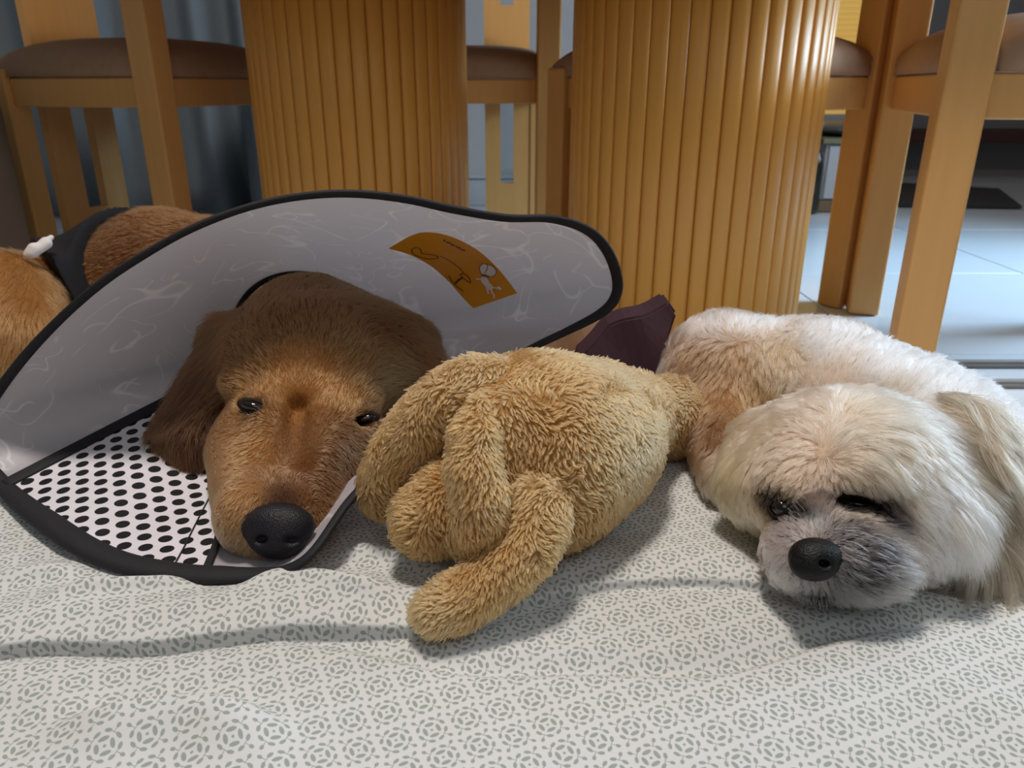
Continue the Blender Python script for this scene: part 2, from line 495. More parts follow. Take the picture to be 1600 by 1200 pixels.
def wallbox(name, c, s, mat, lab=None):
    bm = bmesh.new(); box(bm, c, s, 0)
    o = from_bm(name, bm, M[mat]); struct(o)
    if lab: o['label'] = lab
    return o
wallbox('wall_back', (-1.15, 3.0, 1.25), (3.4, 0.1, 2.5), 'wall', 'blue grey painted wall behind the dining table')
wallbox('wall_left', (-2.75, 1.2, 1.25), (0.1, 4.6, 2.5), 'wall', 'blue grey side wall')
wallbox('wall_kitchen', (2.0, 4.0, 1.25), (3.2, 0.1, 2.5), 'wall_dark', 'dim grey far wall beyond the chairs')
wallbox('ceiling', (0.4, 1.6, 2.55), (6.4, 6.4, 0.1), 'ceil', 'white ceiling')
bm = bmesh.new(); box(bm, (-1.15, 2.94, 0.05), (3.4, 0.018, 0.10), 0.004, 2); box(bm, (-1.15, 2.936, 0.106), (3.4, 0.026, 0.012), 0.003, 2)
struct(from_bm('baseboard_back', bm, M['wall']))['label'] = 'painted baseboard along the back wall'
# dark red rail across the far wall
bm = bmesh.new(); box(bm, (2.0, 3.85, 0.2), (3.2, 0.22, 0.055), 0.006, 2)
struct(from_bm('trim_1', bm, M['redboard']))['label'] = 'dark red ledge running low along the far wall'
# two thin raised grey strips on the floor at right
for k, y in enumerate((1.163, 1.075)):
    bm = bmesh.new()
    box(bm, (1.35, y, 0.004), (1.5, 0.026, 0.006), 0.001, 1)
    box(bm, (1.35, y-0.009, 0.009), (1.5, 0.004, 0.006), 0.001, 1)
    struct(from_bm('trim_%d' % (k+2), bm, M['grey_strip']))['label'] = 'thin raised grey strip across the tiles'
# lit window with a warm blind
win = thing('window_1', 'small warm lit window with yellow blind beyond the chairs', 'window'); del win['category']; win['kind'] = 'structure'
bm = bmesh.new()
for c, s in (((1.12, 3.93, 0.75), (0.08, 0.05, 0.94)), ((1.69, 3.93, 0.75), (0.08, 0.05, 0.94)), ((1.405, 3.93, 0.27), (0.65, 0.05, 0.05)), ((1.405, 3.93, 1.20), (0.65, 0.05, 0.05))):
    box(bm, c, s, 0.004, 1)
from_bm('window_frame', bm, M['white_paint'], win)
bm = bmesh.new(); box(bm, (0, 0, 0), (0.49, 0.006, 0.026), 0.002, 1, rot=Matrix.Rotation(0.35, 3, 'X'))
bl = bpy.data.meshes.new('blind_slat'); bm.to_mesh(bl); bm.free(); bl.materials.append(M['blind'])
for k in range(36):
    o = bpy.data.objects.new('blind_slat', bl); COL.objects.link(o); o.parent = win; o.location = (1.405, 3.93, 0.305+k*0.0235)

#@@FURNITURE
# ------------------------------------------------------------------ dining table with two fluted pedestals
table = thing('dining_table', 'dining table on two round fluted honey wood pedestals', 'table', (0, 0, 0))
def pedestal(cx, cy, R, nsl=46, hgt=0.72):
    bm = bmesh.new()
    bmesh.ops.create_cone(bm, cap_ends=True, segments=64, radius1=R-0.010, radius2=R-0.010, depth=hgt, matrix=Matrix.Translation((0, 0, hgt/2)))
    core = from_bm('pedestal', bm, M['slat_core'], table, True); core.location = (cx, cy, 0.001)
    core.data.polygons.foreach_set('use_smooth', [len(p.vertices) < 5 for p in core.data.polygons])
    wdt = 2*math.pi*R/nsl
    prof = []
    for k in range(9):      # rounded face between two grooves
        a = k/8
        x = (a-0.5)*wdt*0.93
        prof.append((x, 0.0042*(1-abs(2*a-1)**3.2)))
    v = []; f = []
    for z in (0.0, hgt):
        for x, y in prof: v.append((x, -(R-0.008)-y-0.003 if 0 < 1 else 0, z))
        v.append((prof[-1][0], -(R-0.012), z)); v.append((prof[0][0], -(R-0.012), z))
    n = len(prof)+2
    for k in range(n): f.append((k, (k+1) % n, n+(k+1) % n, n+k))
    f.append(tuple(range(n))[::-1]); f.append(tuple(range(n, 2*n)))
    me = bpy.data.meshes.new('slat'); me.from_pydata(v, [], f); me.materials.append(M['slat'])
    me.polygons.foreach_set('use_smooth', [k < len(prof)-1 for k in range(len(f))]); me.update()
    for k in range(nsl):
        o = bpy.data.objects.new('slat', me); COL.objects.link(o); o.parent = core
        o.rotation_euler = (0, 0, 2*math.pi*(k+0.37)/nsl)
    return core
pedestal(-0.312, 1.70, 0.220)
pedestal(0.328, 1.47, 0.222)
bm = bmesh.new(); box(bm, (0, 0, 0.741), (1.75, 1.0, 0.038), 0.006, 3)
tt = from_bm('tabletop', bm, M['tabletop'], table); tt.location = (0.0, 1.6, 0); tt.rotation_euler = (0, 0, -0.30)

# ------------------------------------------------------------------ chairs
def chair(loc, rz, wd, dp, label, tall, board=None, leg=0.055, cz=0.0):
    """corner post at the origin; x runs along the width, y along the depth"""
    t = thing('dining_chair', label, 'chair', loc, rz, 'dining chairs around the table')
    top = 0.95
    for i, (x, y) in enumerate(((0, 0), (wd, 0), (0, dp), (wd, dp))):
        h = top if i in tall else 0.452
        bm = bmesh.new(); box(bm, (x, y, h/2+0.001), (leg, leg, h), 0.004, 2); from_bm('leg', bm, M['wood'], t)
    L2 = leg/2-0.0005
    for c, s in (((wd/2, 0, 0.408), (wd-leg, 0.026, 0.056)), ((wd/2, dp, 0.408), (wd-leg, 0.026, 0.056)),
                 ((0, dp/2, 0.408), (0.026, dp-leg, 0.056)), ((wd, dp/2, 0.408), (0.026, dp-leg, 0.056))):
        bm = bmesh.new(); box(bm, c, s, 0.003, 2); from_bm('apron_rail', bm, M['wood'], t)
    # puffed cushion between the posts
    nx = 22; v = []; f = []
    x0, x1, y0, y1 = -0.018, wd+0.018, -0.018, dp+0.018
    posts = [(x, y) for i, (x, y) in enumerate(((0, 0), (wd, 0), (0, dp), (wd, dp))) if i in tall]
    for side in (0, 1):
        for i in range(nx+1):
            for j in range(nx+1):
                a = i/nx*2-1; c_ = j/nx*2-1
                sx = math.sin(a*math.pi/2); sy = math.sin(c_*math.pi/2)
                e = (1-abs(sx)**3.5)**0.5*(1-abs(sy)**3.5)**0.5
                x = (x0+x1)/2+sx*(x1-x0)/2; y = (y0+y1)/2+sy*(y1-y0)/2
                for qx, qy in posts:           # notch for tall posts
                    dx, dy = x-qx, y-qy; k = leg/2+0.003
                    if abs(dx) < k+0.002 and abs(dy) < k+0.002:
                        x += (k if qx < wd/2 else -k)-dx if abs(dx) > abs(dy)*0 and abs(dx) >= abs(dy) else 0
                        y += (k if qy < dp/2 else -k)-dy if abs(dy) > abs(dx) else 0
                z = 0.455+0.062*e**0.8 if side == 0 else 0.4375
                if side == 0: z = max(z, 0.4375+0.018)
                v.append((x, y, z))
    m = (nx+1)**2
    for i in range(nx):
        for j in range(nx):
            q = (i*(nx+1)+j, (i+1)*(nx+1)+j, (i+1)*(nx+1)+j+1, i*(nx+1)+j+1)
            f.append(q); f.append(tuple(m+k for k in q[::-1]))
    ring = [(i, 0) for i in range(nx)]+[(nx, j) for j in range(nx)]+[(i, nx) for i in range(nx, 0, -1)]+[(0, j) for j in range(nx, 0, -1)]
    rid = [i*(nx+1)+j for i, j in ring]
    for k in range(len(rid)):
        p_, q_ = rid[k], rid[(k+1) % len(rid)]
        f.append((q_, p_, m+p_, m+q_))
    cu = pymesh('seat_cushion', v, f, M['cushion'], t)
    cu.data.polygons.foreach_set('use_smooth', [True]*len(f))
    if board is not None:     # slotted back board
        x, y, bw, ang = board
        bm = bmesh.new(); sl = bw*0.30
        R_ = Matrix.Rotation(ang, 3, 'Z')
        for c, s in (((-bw/2+(bw-sl)/4, 0, 0.475), ((bw-sl)/2, 0.022, 0.93)), ((bw/2-(bw-sl)/4, 0, 0.475), ((bw-sl)/2, 0.022, 0.93)),
                     ((0, 0, 0.079), (sl+0.002, 0.0215, 0.138)), ((0, 0, 0.515), (sl+0.002, 0.0215, 0.23)), ((0, 0, 0.92), (sl+0.002, 0.0215, 0.04))):
            vs = box(bm, c, s, 0.0)
            bmesh.ops.rotate(bm, verts=vs, cent=(0, 0, 0), matrix=R_)
            bmesh.ops.translate(bm, verts=vs, vec=(x, y, 0))
        from_bm('back_board', bm, M['wood'], t)
    return t
def at_ratio(px, py, d): q = P(px, py, d); return q[0], q[1]
# chair L: near tall post at pixel x 235
phi = math.radians(18)
x, y = at_ratio(240, 130, 1.50)
chair((x, y, 0), -phi+math.pi/2, 0.44, 0.38, 'honey wood dining chair behind the golden dog with a brown cushion', (0,),
      board=(0.165, 0.375, 0.19, 0.0), leg=0.054)
# chair M: far side, between the pedestals
x, y = at_ratio(856, 130, 1.86)
chair((x, y, 0), math.pi/2+0.02, 0.40, 0.42, 'honey wood dining chair seen between the two pedestals', (0,),
      board=(0.385, 0.094, 0.128, math.pi/2), leg=0.056)
# chair A: right, big post
phi = math.radians(15.4)
x, y = at_ratio(1471, 300, 1.04)
chair((x, y, 0), -phi, 0.40, 0.432, 'honey wood dining chair with its tall thick post close behind the white dog', (0, 2), leg=0.055)
# chair B: further, beside the right pedestal
x, y = at_ratio(1302, 485, 1.585)
chair((x, y, 0), math.atan2(0.6, 0.8)+math.pi/2, 0.40, 0.40, 'honey wood dining chair partly hidden behind the second pedestal', (0,), leg=0.05)

# cabinet at the left edge
cab = thing('side_cabinet', 'dark taupe side cabinet at the frame edge beside the dining chair', 'cabinet', (-1.30, 1.42, 0))
bm = bmesh.new(); box(bm, (0, 0, 0.24), (0.64, 0.30, 0.44), 0.008, 3); from_bm('body', bm, M['taupe'], cab)
bm = bmesh.new(); box(bm, (0, 0, 0.012), (0.60, 0.26, 0.022), 0.002, 1); from_bm('plinth', bm, M['black'], cab)
bm = bmesh.new(); box(bm, (0.0, -0.156, 0.24), (0.60, 0.012, 0.40), 0.003, 2); from_bm('door', bm, M['taupe'], cab)

# curtain
v = []; f = []; nu = 240; nv = 24
for j in range(nv+1):
    z = 0.012+j/nv*2.3
    for i in range(nu+1):
        u = i/nu
        x = -1.95+u*1.33
        a = u*1.33*2*math.pi/0.17
        am = 0.035+0.012*math.sin(u*17)
        flare = max(0, 1-z/0.25)
        y_ = 2.62+am*(1+0.5*flare)*math.sin(a+0.8*math.sin(u*9))+0.02*flare*math.sin(a*0.5+z*20)
        v.append((x+0.02*flare*math.sin(a*0.7+1), y_, z))
for j in range(nv):
    for i in range(nu):
        k = j*(nu+1)+i; f.append((k, k+1, k+nu+2, k+nu+1))
cur = pymesh('curtain', v, f, M['curtain'])
md = cur.modifiers.new('thick', 'SOLIDIFY'); md.thickness = 0.003
finish(cur, 'blue grey floor length curtain hanging in folds beside the fluted pedestal', 'curtain')

# floor mat far right
bm = bmesh.new()
q = [PB(1340, 322, 0.004), PB(1596, 326, 0.004), PB(1560, 298, 0.004), PB(1395, 288, 0.004)]
lo = [bm.verts.new((p[0], p[1], 0.0045)) for p in q]; hi_ = [bm.verts.new((p[0], p[1], 0.014)) for p in q]
bm.faces.new(hi_); bm.faces.new(lo[::-1])
for k in range(4): bm.faces.new((lo[k], lo[(k+1) % 4], hi_[(k+1) % 4], hi_[k]))
bmesh.ops.recalc_face_normals(bm, faces=bm.faces)
finish(from_bm('floor_mat', bm, M['mat']), 'dark grey mat lying on the tiles by the far wall', 'mat')

# low grey cabinet and what stands on it, seen between pedestal and chair
lc = thing('low_cabinet', 'low pale grey cabinet standing on a wood plinth past the second pedestal', 'cabinet', (1.20, 2.95, 0))
bm = bmesh.new(); box(bm, (0, 0, 0.022), (0.26, 0.36, 0.040), 0.003, 1); from_bm('plinth', bm, M['plinth'], lc)
bm = bmesh.new(); box(bm, (0, 0, 0.138), (0.22, 0.34, 0.19), 0.004, 2); from_bm('body', bm, M['greycab'], lc)
bm = bmesh.new(); box(bm, (0, 0, 0.243), (0.26, 0.38, 0.018), 0.004, 2); from_bm('top', bm, M['olive'], lc)
bm = bmesh.new(); box(bm, (0.0, -0.174, 0.138), (0.20, 0.008, 0.18), 0.002, 1); from_bm('door', bm, M['greycab'], lc)
s = SDF().ell((1.20, 2.95, 0.277), (0.12, 0.024, 0.15), world=True)
o, _, _ = sdf_obj('folded_blanket', s, 0.006, M['greytop']); finish(o, 'folded dark grey blanket lying on the low grey cabinet', 'blanket')
bt = thing('bottle', 'dark glass bottle standing on the floor beside the low grey cabinet', 'bottle', (1.045, 2.76, 0.003))
prof = [(0.0, 0.0), (0.034, 0.0), (0.036, 0.01), (0.036, 0.16), (0.03, 0.19), (0.014, 0.22), (0.0125, 0.27), (0.0145, 0.272), (0.0145, 0.285), (0, 0.285)]
def lathe(name, prof, mat, parent, n=24):
    v = []; f = []
    for r, z in prof:
        for k in range(n): a = 2*math.pi*k/n; v.append((r*math.cos(a), r*math.sin(a), z))
    for i in range(len(prof)-1):
        for k in range(n): f.append((i*n+k, i*n+(k+1) % n, (i+1)*n+(k+1) % n, (i+1)*n+k))
    return pymesh(name, v, f, mat, parent)
lathe('body', prof, M['bottle'], bt)
lathe('cap', [(0, 0.284), (0.016, 0.284), (0.016, 0.305), (0, 0.306)], M['greycab'], bt)

#@@BED
# ------------------------------------------------------------------ mattress under its printed sheet
def line_h(X_, Y_, poly, amp, wb, wf, taper=0.05):
    """ridge along a polyline given in pixels on the bed; wb width behind, wf in front"""
    q = np.array([PB(a, b_)[:2] for a, b_ in poly]); q = spline(q, 60)
    o_ = np.argsort(q[:, 0]); q = q[o_]
    yc = np.interp(X_, q[:, 0], q[:, 1])
    s = Y_-yc
    t = np.clip((X_-q[0, 0])/taper, 0, 1)*np.clip((q[-1, 0]-X_)/taper, 0, 1)
    am = amp*t*t*(3-2*t)
    return am*np.where(s > 0, np.exp(-(s/wb)**2), np.exp(-(s/wf)**2))
def roll_h(X_, Y_, poly, amp, taper=0.1, back=0.028):
    """a rolled fold with a crisp overhanging foot along the polyline"""
    q = np.array([PB(a, b_)[:2] for a, b_ in poly]); q = spline(q, 60); q = q[np.argsort(q[:, 0])]
    s = Y_-np.interp(X_, q[:, 0], q[:, 1])
    t = np.clip((X_-q[0, 0])/taper, 0, 1)*np.clip((q[-1, 0]-X_)/taper, 0, 1); t = t*t*(3-2*t)
    u = np.clip((s+.0025)/.0035, 0, 1); foot = 0.66*u*u*(3-2*u)
    r = np.where(s > 0, 0.34*np.sin(np.clip(s/.020, 0, 1)*math.pi/2), 0)
    f = np.where(s > .020, np.exp(-((s-.020)/back)**2), foot+r)
    t = t*(0.62+0.38*np.clip((0.02-X_)/0.14, 0, 1))
    over = -0.0085*t*np.exp(-((s-.0035)/.0065)**2)
    return over, amp*t*f-0.0030*t*np.exp(-((s+.006)/.006)**2)
def bed_z(X_, Y_):
    Y_ = Y_+0.004*np.sin(X_*17+1)+0.003*np.sin(X_*41+Y_*9)
    p = np.stack([X_.ravel(), Y_.ravel(), 0*X_.ravel()], 1)
    z = BED+0.0012*noise(p, 5, 0).reshape(X_.shape)+0.0006*noise(p, 14, 1).reshape(X_.shape)
    o1, z1 = roll_h(X_, Y_, [(-220, 1018), (0, 1014), (300, 1004), (640, 980), (800, 945), (960, 908), (1100, 907), (1280, 942), (1420, 954)], 0.0115, 0.10)
    z = z+z1
    z = z+line_h(X_, Y_, [(380, 1012), (560, 1014), (720, 1030), (900, 1040), (1100, 1036), (1300, 1005), (1600, 935)], -0.0050, 0.010, 0.005, 0.08)
    z = z+line_h(X_, Y_, [(20, 1165), (160, 1130), (280, 1118), (390, 1140), (480, 1180)], 0.013, 0.007, 0.022, 0.05)
    z = z+line_h(X_, Y_, [(-80, 1060), (60, 1090), (180, 1110)], 0.003, 0.02, 0.012, 0.04)
    z = z+line_h(X_, Y_, [(60, 955), (160, 938), (240, 925), (330, 925)], 0.009, 0.010, 0.007, 0.03)
    z = z+line_h(X_, Y_, [(-40, 905), (60, 895), (150, 905)], 0.007, 0.011, 0.008, 0.03)
    z = z+line_h(X_, Y_, [(350, 945), (430, 930), (540, 940), (640, 948)], 0.008, 0.008, 0.009, 0.03)
    z = z+line_h(X_, Y_, [(500, 885), (580, 868), (660, 885), (740, 905)], 0.007, 0.011, 0.008, 0.03)
    z = z+line_h(X_, Y_, [(900, 1100), (1200, 1120), (1500, 1090), (1700, 1040)], 0.002, 0.03, 0.03, 0.08)
    return z, o1
def edgeY(X_): return 0.62+(0.52-X_)*0.44
xs = np.arange(-1.25, 0.66, 0.0036)
ys = np.concatenate([np.arange(0.02, 0.24, 0.006), np.arange(0.24, 0.56, 0.0014), np.arange(0.56, 0.80, 0.005), np.arange(0.80, 1.60, 0.009)])
XX, YY = np.meshgrid(xs, ys)
ZZ, OV = bed_z(XX, YY)
dE = edgeY(XX)-YY                      # rounded far side dropping to the floor
dR = 0.64-XX; dL = XX+1.22; dF = YY-0.03
dm = np.minimum(np.minimum(dE, dR), np.minimum(dL, dF))
r_ = 0.03
fall = np.where(dm > r_, 0, np.where(dm > 0, r_-np.sqrt(np.clip(r_**2-(r_-dm)**2, 0, None)), r_+(-dm)*12))
ZZ = np.maximum(ZZ-fall, 0.004)
keep = dm > -0.012
nyy, nxx = XX.shape
V = np.stack([XX.ravel(), (YY+OV).ravel(), ZZ.ravel()], 1)
idx = np.arange(nyy*nxx).reshape(nyy, nxx)
Fq = np.stack([idx[:-1, :-1], idx[:-1, 1:], idx[1:, 1:], idx[1:, :-1]], -1).reshape(-1, 4)
kq = keep.ravel()[Fq].all(1); Fq = Fq[kq]
used = np.zeros(len(V), bool); used[Fq.ravel()] = True
rem = np.cumsum(used)-1
# arc length along y for the print
dz = np.diff(ZZ, axis=0); dy = np.diff(YY+OV, axis=0)
arc = np.zeros_like(ZZ); arc[1:] = np.cumsum(np.sqrt(dy**2+np.clip(dz, -0.01, 0.01)**2), 0)
k0 = 190
arc = arc-arc[k0:k0+1]+YY[k0:k0+1]
UVp = np.stack([XX.ravel(), (0.5*arc+0.5*YY).ravel()], 1)[used]
me = bpy.data.meshes.new('bed_sheet')
Vu = V[used]; Fu = rem[Fq]
me.vertices.add(len(Vu)); me.vertices.foreach_set('co', Vu.astype(np.float32).ravel())
me.loops.add(Fu.size); me.loops.foreach_set('vertex_index', Fu.astype(np.int32).ravel())
me.polygons.add(len(Fu)); me.polygons.foreach_set('loop_start', np.arange(0, Fu.size, 4, dtype=np.int32))
me.update(calc_edges=True)
uvl = me.uv_layers.new(name='print'); uvl.data.foreach_set('uv', UVp[Fu.ravel()].astype(np.float32).ravel())
# sheet material
m, nt, b = new_mat('printed_sheet', (0.8, 0.8, 0.8, 1), 0.85, 0.2); X.nt = nt
uv = N(nt, 'ShaderNodeUVMap', uv_map='print')
nz = noise_node(nt, 2.2, 1, uv.outputs[0])
addv = N(nt, 'ShaderNodeVectorMath', operation='MULTIPLY_ADD'); nt.links.new(nz.outputs['Color'], addv.inputs[0])
addv.inputs[1].default_value = (0.022, 0.022, 0); nt.links.new(uv.outputs[0], addv.inputs[2])
mp = N(nt, 'ShaderNodeMapping'); mp.inputs['Rotation'].default_value = (0, 0, math.radians(-22))
pit = 0.0189
mp.inputs['Scale'].default_value = (1/pit, 1/pit, 1)
nt.links.new(addv.outputs[0], mp.inputs[0])
sep = N(nt, 'ShaderNodeSeparateXYZ'); nt.links.new(mp.outputs[0], sep.inputs[0])
gx, gy = X(sep.outputs[0]), X(sep.outputs[1])
ux, uy = gx.fract()-0.5, gy.fract()-0.5
# slight handedness of the little wreath
ax = (ux+0.10*uy).abs(); ay = (uy-0.10*ux).abs()
def ellipse(cx, cy, rx_, ry_, ang=0.0, x=None, y=None):
    dx, dy_ = (x or ax)-cx, (y or ay)-cy
    c, s_ = math.cos(ang), math.sin(ang)
    a_ = (dx*c+dy_*s_)/rx_; b2 = (dy_*c-dx*s_)/ry_
    return a_*a_+b2*b2
sh = ellipse(0, 0.19, 0.135, 0.060)
for e in (ellipse(0.19, 0, 0.060, 0.135), ellipse(0.135, 0.355, 0.095, 0.052, -0.45), ellipse(0.355, 0.135, 0.095, 0.052, -1.12),
          ellipse(0.385, 0.385, 0.070, 0.052, 0.785), ellipse(0.255, 0.255, 0.10, 0.013, -0.785), ellipse(0.31, 0.31, 0.06, 0.012, 0.785),
          ellipse(0, 0, 0.040, 0.040)):
    sh = sh.min(e)
mask = sh.step(1.0, 0.22)
weave = noise_node(nt, 900, 2, uv.outputs[0])
cl = noise_node(nt, 5, 2, uv.outputs[0])
base = mixc(nt, cl.outputs[0], srgb(208, 209, 207), srgb(215, 216, 215))
inkn = mixc(nt, weave.outputs[0], srgb(140, 150, 144), srgb(156, 165, 158))
nt.links.new(mixc(nt, mask*0.95, base, inkn), b.inputs['Base Color'])
bump(nt, b, weave.outputs[0], 0.15, 0.0003)
b.inputs['Sheen Weight'].default_value = 0.1
sheet = link_mesh('bed_sheet', me, m, None, True)
finish(sheet, 'white bedsheet with grey green leaf wreath print spread over the floor mattress', 'bedsheet')

#@@GOLDEN
# ------------------------------------------------------------------ golden dog
G = SDF()
K = 0.020
G.ell(P(494, 574, .672), (m2(146, .672), m2(116, .672), .078), K, roll=10)
G.ell(P(556, 562, .70), (m2(116, .70), m2(98, .70), .066), K)
G.ell(P(455, 500, .70), (m2(50, .70), m2(52, .70), .05), K)                 # back of the skull and neck ruff
G.cap(P(490, 530, .72), P(510, 510, .86), .060, .070, K)
G.ell(P(478, 660, .618), (m2(112, .618), m2(80, .618), .045), K, roll=8)        # face between the eyes
G.ell(P(385, 705, .600), (m2(52, .60), m2(62, .60), .040), .02)               # cheeks
G.ell(P(556, 716, .612), (m2(50, .61), m2(56, .61), .040), .02)
G.cap(P(465, 705, .592), P(443, 802, .538), m2(104, .59), m2(76, .538), .02)   # muzzle
G.ell(P(388, 800, .528), (m2(46, .528), m2(62, .528), .030), .012)            # flews
G.ell(P(488, 786, .552), (m2(46, .53), m2(38, .53), .024), .012)
G.ell(P(386, 758, .565), (m2(46, .56), m2(58, .56), .034), .02)
G.ell(P(436, 846, .521), (m2(50, .52), m2(28, .52), .016), .010)              # chin
G.ell(P(378, 596, .612), (m2(34, .61), m2(22, .61), .012), .012, roll=-10)      # brows
G.ell(P(556, 614, .618), (m2(38, .61), m2(22, .61), .012), .012, roll=20)
G.ell(P(396, 634, .585), (m2(25, .585), m2(14, .585), .012), .006, sub=True, roll=12)   # eye hollows
G.ell(P(566, 658, .592), (m2(30, .59), m2(13, .59), .012), .006, sub=True, roll=-12)
G.cap(P(466, 640, .575), P(452, 720, .538), .004, .004, .03, sub=True)        # stop furrow
# ears
G.cap(P(345, 552, .668), P(283, 684, .640), .033, .038, .016, sq=2.6, ax=FW*0.75+RX*0.66)
G.cap(P(652, 545, .70), P(672, 600, .665), .024, .026, .016, sq=2.2, ax=FW*0.8-RX*0.6)
# trunk: chest, back, rump, haunch
def PZ(px, d, h):
    """point at pixel column px, depth d, height h above the bed"""
    v_ = ((CAM[2]-BED-h)/d-sp)/cp
    return P(px, 600+v_*FPX, d)
G.cap(P(510, 510, .86), PZ(450, .96, .070), .070, .078, .03)
G.cap(PZ(450, .96, .070), PZ(250, 1.0, .070), .076, .078, .03)
G.cap(PZ(250, 1.0, .070), PZ(120, .97, .052), .078, .058, .03)
G.cap(PZ(10, .93, .05), PZ(30, .84, .040), .068, .050, .03)      # haunch curling forward
G.ell(PZ(-10, .86, .062), (.062, .070, .07), .03, world=True)
G.cap(PZ(420, .93, .03), PZ(330, .80, .022), .030, .024, .02)     # foreleg tucked behind the cone
golden = thing('golden_dog', 'golden brown dog resting with its head inside a plastic cone', 'dog', tuple(PZ(300, .95, 0)))
gold = (144, 98, 55); dark = (77, 47, 26); mid = (120, 78, 42)
rows = [
 (430, 480, 0, -1, 7, (111, 73, 42)), (500, 470, .2, -1, 8, (108, 70, 40)), (600, 500, .8, -.6, 9, (100, 66, 38)),  # crown coat darkened to paint in the shade on the head
 (470, 560, 0, -1, 5, (142, 98, 55)), (400, 550, -.6, -.8, 6, (131, 89, 50)), (560, 560, .6, -.8, 6, (144, 106, 65)),
 (620, 580, 1, -.1, 8, (151, 126, 89)), (640, 640, .9, .3, 8, (117, 85, 53)), (365, 600, -.9, -.2, 6, (135, 91, 50)),
 (470, 640, 0, -1, 3.6, (142, 96, 52)), (465, 700, 0, -1, 3.0, (127, 89, 57)), (455, 760, 0.05, -1, 2.6, (120, 84, 57)),
 (395, 700, -.5, .6, 4.5, (154, 108, 62)), (350, 720, -.6, .8, 5, (162, 115, 70)), (370, 790, -.5, .9, 3.6, (171, 126, 82)),
 (375, 850, -.4, 1, 3.5, (187, 147, 105)), (430, 888, 0, 1, 3, (135, 108, 87)), (500, 740, .7, .4, 4, (109, 73, 45)), (540, 730, .8, .6, 5, (104, 70, 42)),
 (500, 830, .5, .8, 3.5, (133, 91, 50)), (560, 700, .9, .4, 5, (106, 73, 45)),
 (430, 600, -.2, -.9, 4.5, (144, 98, 52)), (520, 610, .3, -.9, 4.5, (147, 101, 53)),
 (335, 540, -.7, .5, 14, (99, 64, 38)), (300, 600, -.3, 1, 18, dark), (260, 640, -.3, 1, 20, dark), (290, 700, .1, 1, 14, dark), (325, 690, .1, 1, 12, dark),
 (660, 560, .5, .8, 12, (115, 77, 45)), (685, 600, .6, .8, 12, (115, 77, 45)),
 (250, 360, -.9, .2, 12, (100, 61, 30)), (200, 400, -.8, .5, 12, (100, 61, 30)), (60, 450, -.4, .8, 14, (160, 112, 63)), (30, 520, -.2, 1, 14, (160, 112, 63)), (-40, 500, -.2, 1, 14, (160, 112, 63)),  # trunk coat darker than the haunch: the shadow on it is painted in
]
spots = [(396, 635, .0105, (30, 21, 16), .95, 1.0), (565, 658, .0120, (30, 22, 21), .95, 1.0), (440, 782, .012, (75, 56, 45), .8, 2),
         (430, 640, .008, (117, 73, 35), .5, 3), (380, 600, .010, (158, 112, 62), .5, 4), (545, 622, .010, (158, 110, 57), .5, 4), (530, 660, .010, (93, 61, 35), .5, 3), (410, 660, .010, (122, 80, 42), .5, 3)]
GF = Field(G, rows, 3.2, spots)
gbody, gv, gf = sdf_obj('body', G, 0.0024, M['skin'], None, color=lambda q: GF.color(q)*0.75)
gbody.parent = golden; gbody.location = -Vector(golden.location)
def reparent(o, root):
    o.parent = root; o.location = -Vector(root.location); return o
EYES = [G.hit(395, 634), G.hit(564, 656)]
above = lambda c: (c[:, 2] > BED+0.004).astype(float)
def gold_keep(c):
    head = (c[:, 1] < 0.80)
    e = np.ones(len(c))
    for q in EYES: e *= (np.linalg.norm((c-q)/np.array([1.3, 1, 1]), axis=1) > 0.0058)
    return above(c)*np.where(head, 1.0, 0.35)*e
o = fur('fur', None, G, gv, gf, GF, 170000, radius=0.00017, lift=0.30, rnd=0.14, swirl=0.16, swirl_s=12, clump=0.22, nclump=5000, keep=gold_keep, cvar=0.08)
reparent(o, golden)
# nose
GN = SDF()
nc = P(434, 822, .505)
GN.ell(nc, (m2(58, .505), m2(36, .505), .014), .006)
GN.ell(P(434, 846, .500), (m2(42, .50), m2(28, .50), .010), .006)
GN.ell(P(436, 800, .520), (m2(40, .52), m2(22, .52), .012), .008)
GN.ell(P(404, 846, .488), (m2(13, .488), m2(8, .488), .008), .003, sub=True, roll=-12)
GN.ell(P(455, 848, .488), (m2(15, .488), m2(8, .488), .008), .003, sub=True, roll=8)
GN.cap(P(431, 850, .486), P(430, 878, .488), .0011, .0011, .002, sub=True)
o, _, _ = sdf_obj('nose', GN, 0.0008, M['nose_g']); reparent(o, golden)
# eyes with lids
def eye(px, py, d, rx_, ry_, root, roll=0, white=True, rz=0.006):
    s = SDF().ell(P(px, py, d), (m2(rx_, d), m2(ry_, d), rz), roll=roll)
    e, _, _ = sdf_obj('eye', s, 0.0006, M['eye']); reparent(e, root); e['label'] = 'dark glossy eye'
    s = SDF().ell(P(px, py, d+.0012), (m2(rx_*1.28, d), m2(ry_*1.5, d), rz*0.98), .002, roll=roll)
    s.ell(P(px, py+ry_*.05, d-.004), (m2(rx_*1.02, d), m2(ry_*.98, d), rz*1.3), .0015, sub=True, roll=roll)
    l, _, _ = sdf_obj('eyelid', s, 0.0006, M['eyelid']); reparent(l, root)
he = G.hit(396, 634); de = (he-CAM) @ FW
eye(395, 635, de-.0015, 20, 8.5, golden, 14, rz=.0045)
he = G.hit(566, 658); de = (he-CAM) @ FW
eye(563, 656, de+.000, 25, 8.5, golden, -12, rz=.0045)
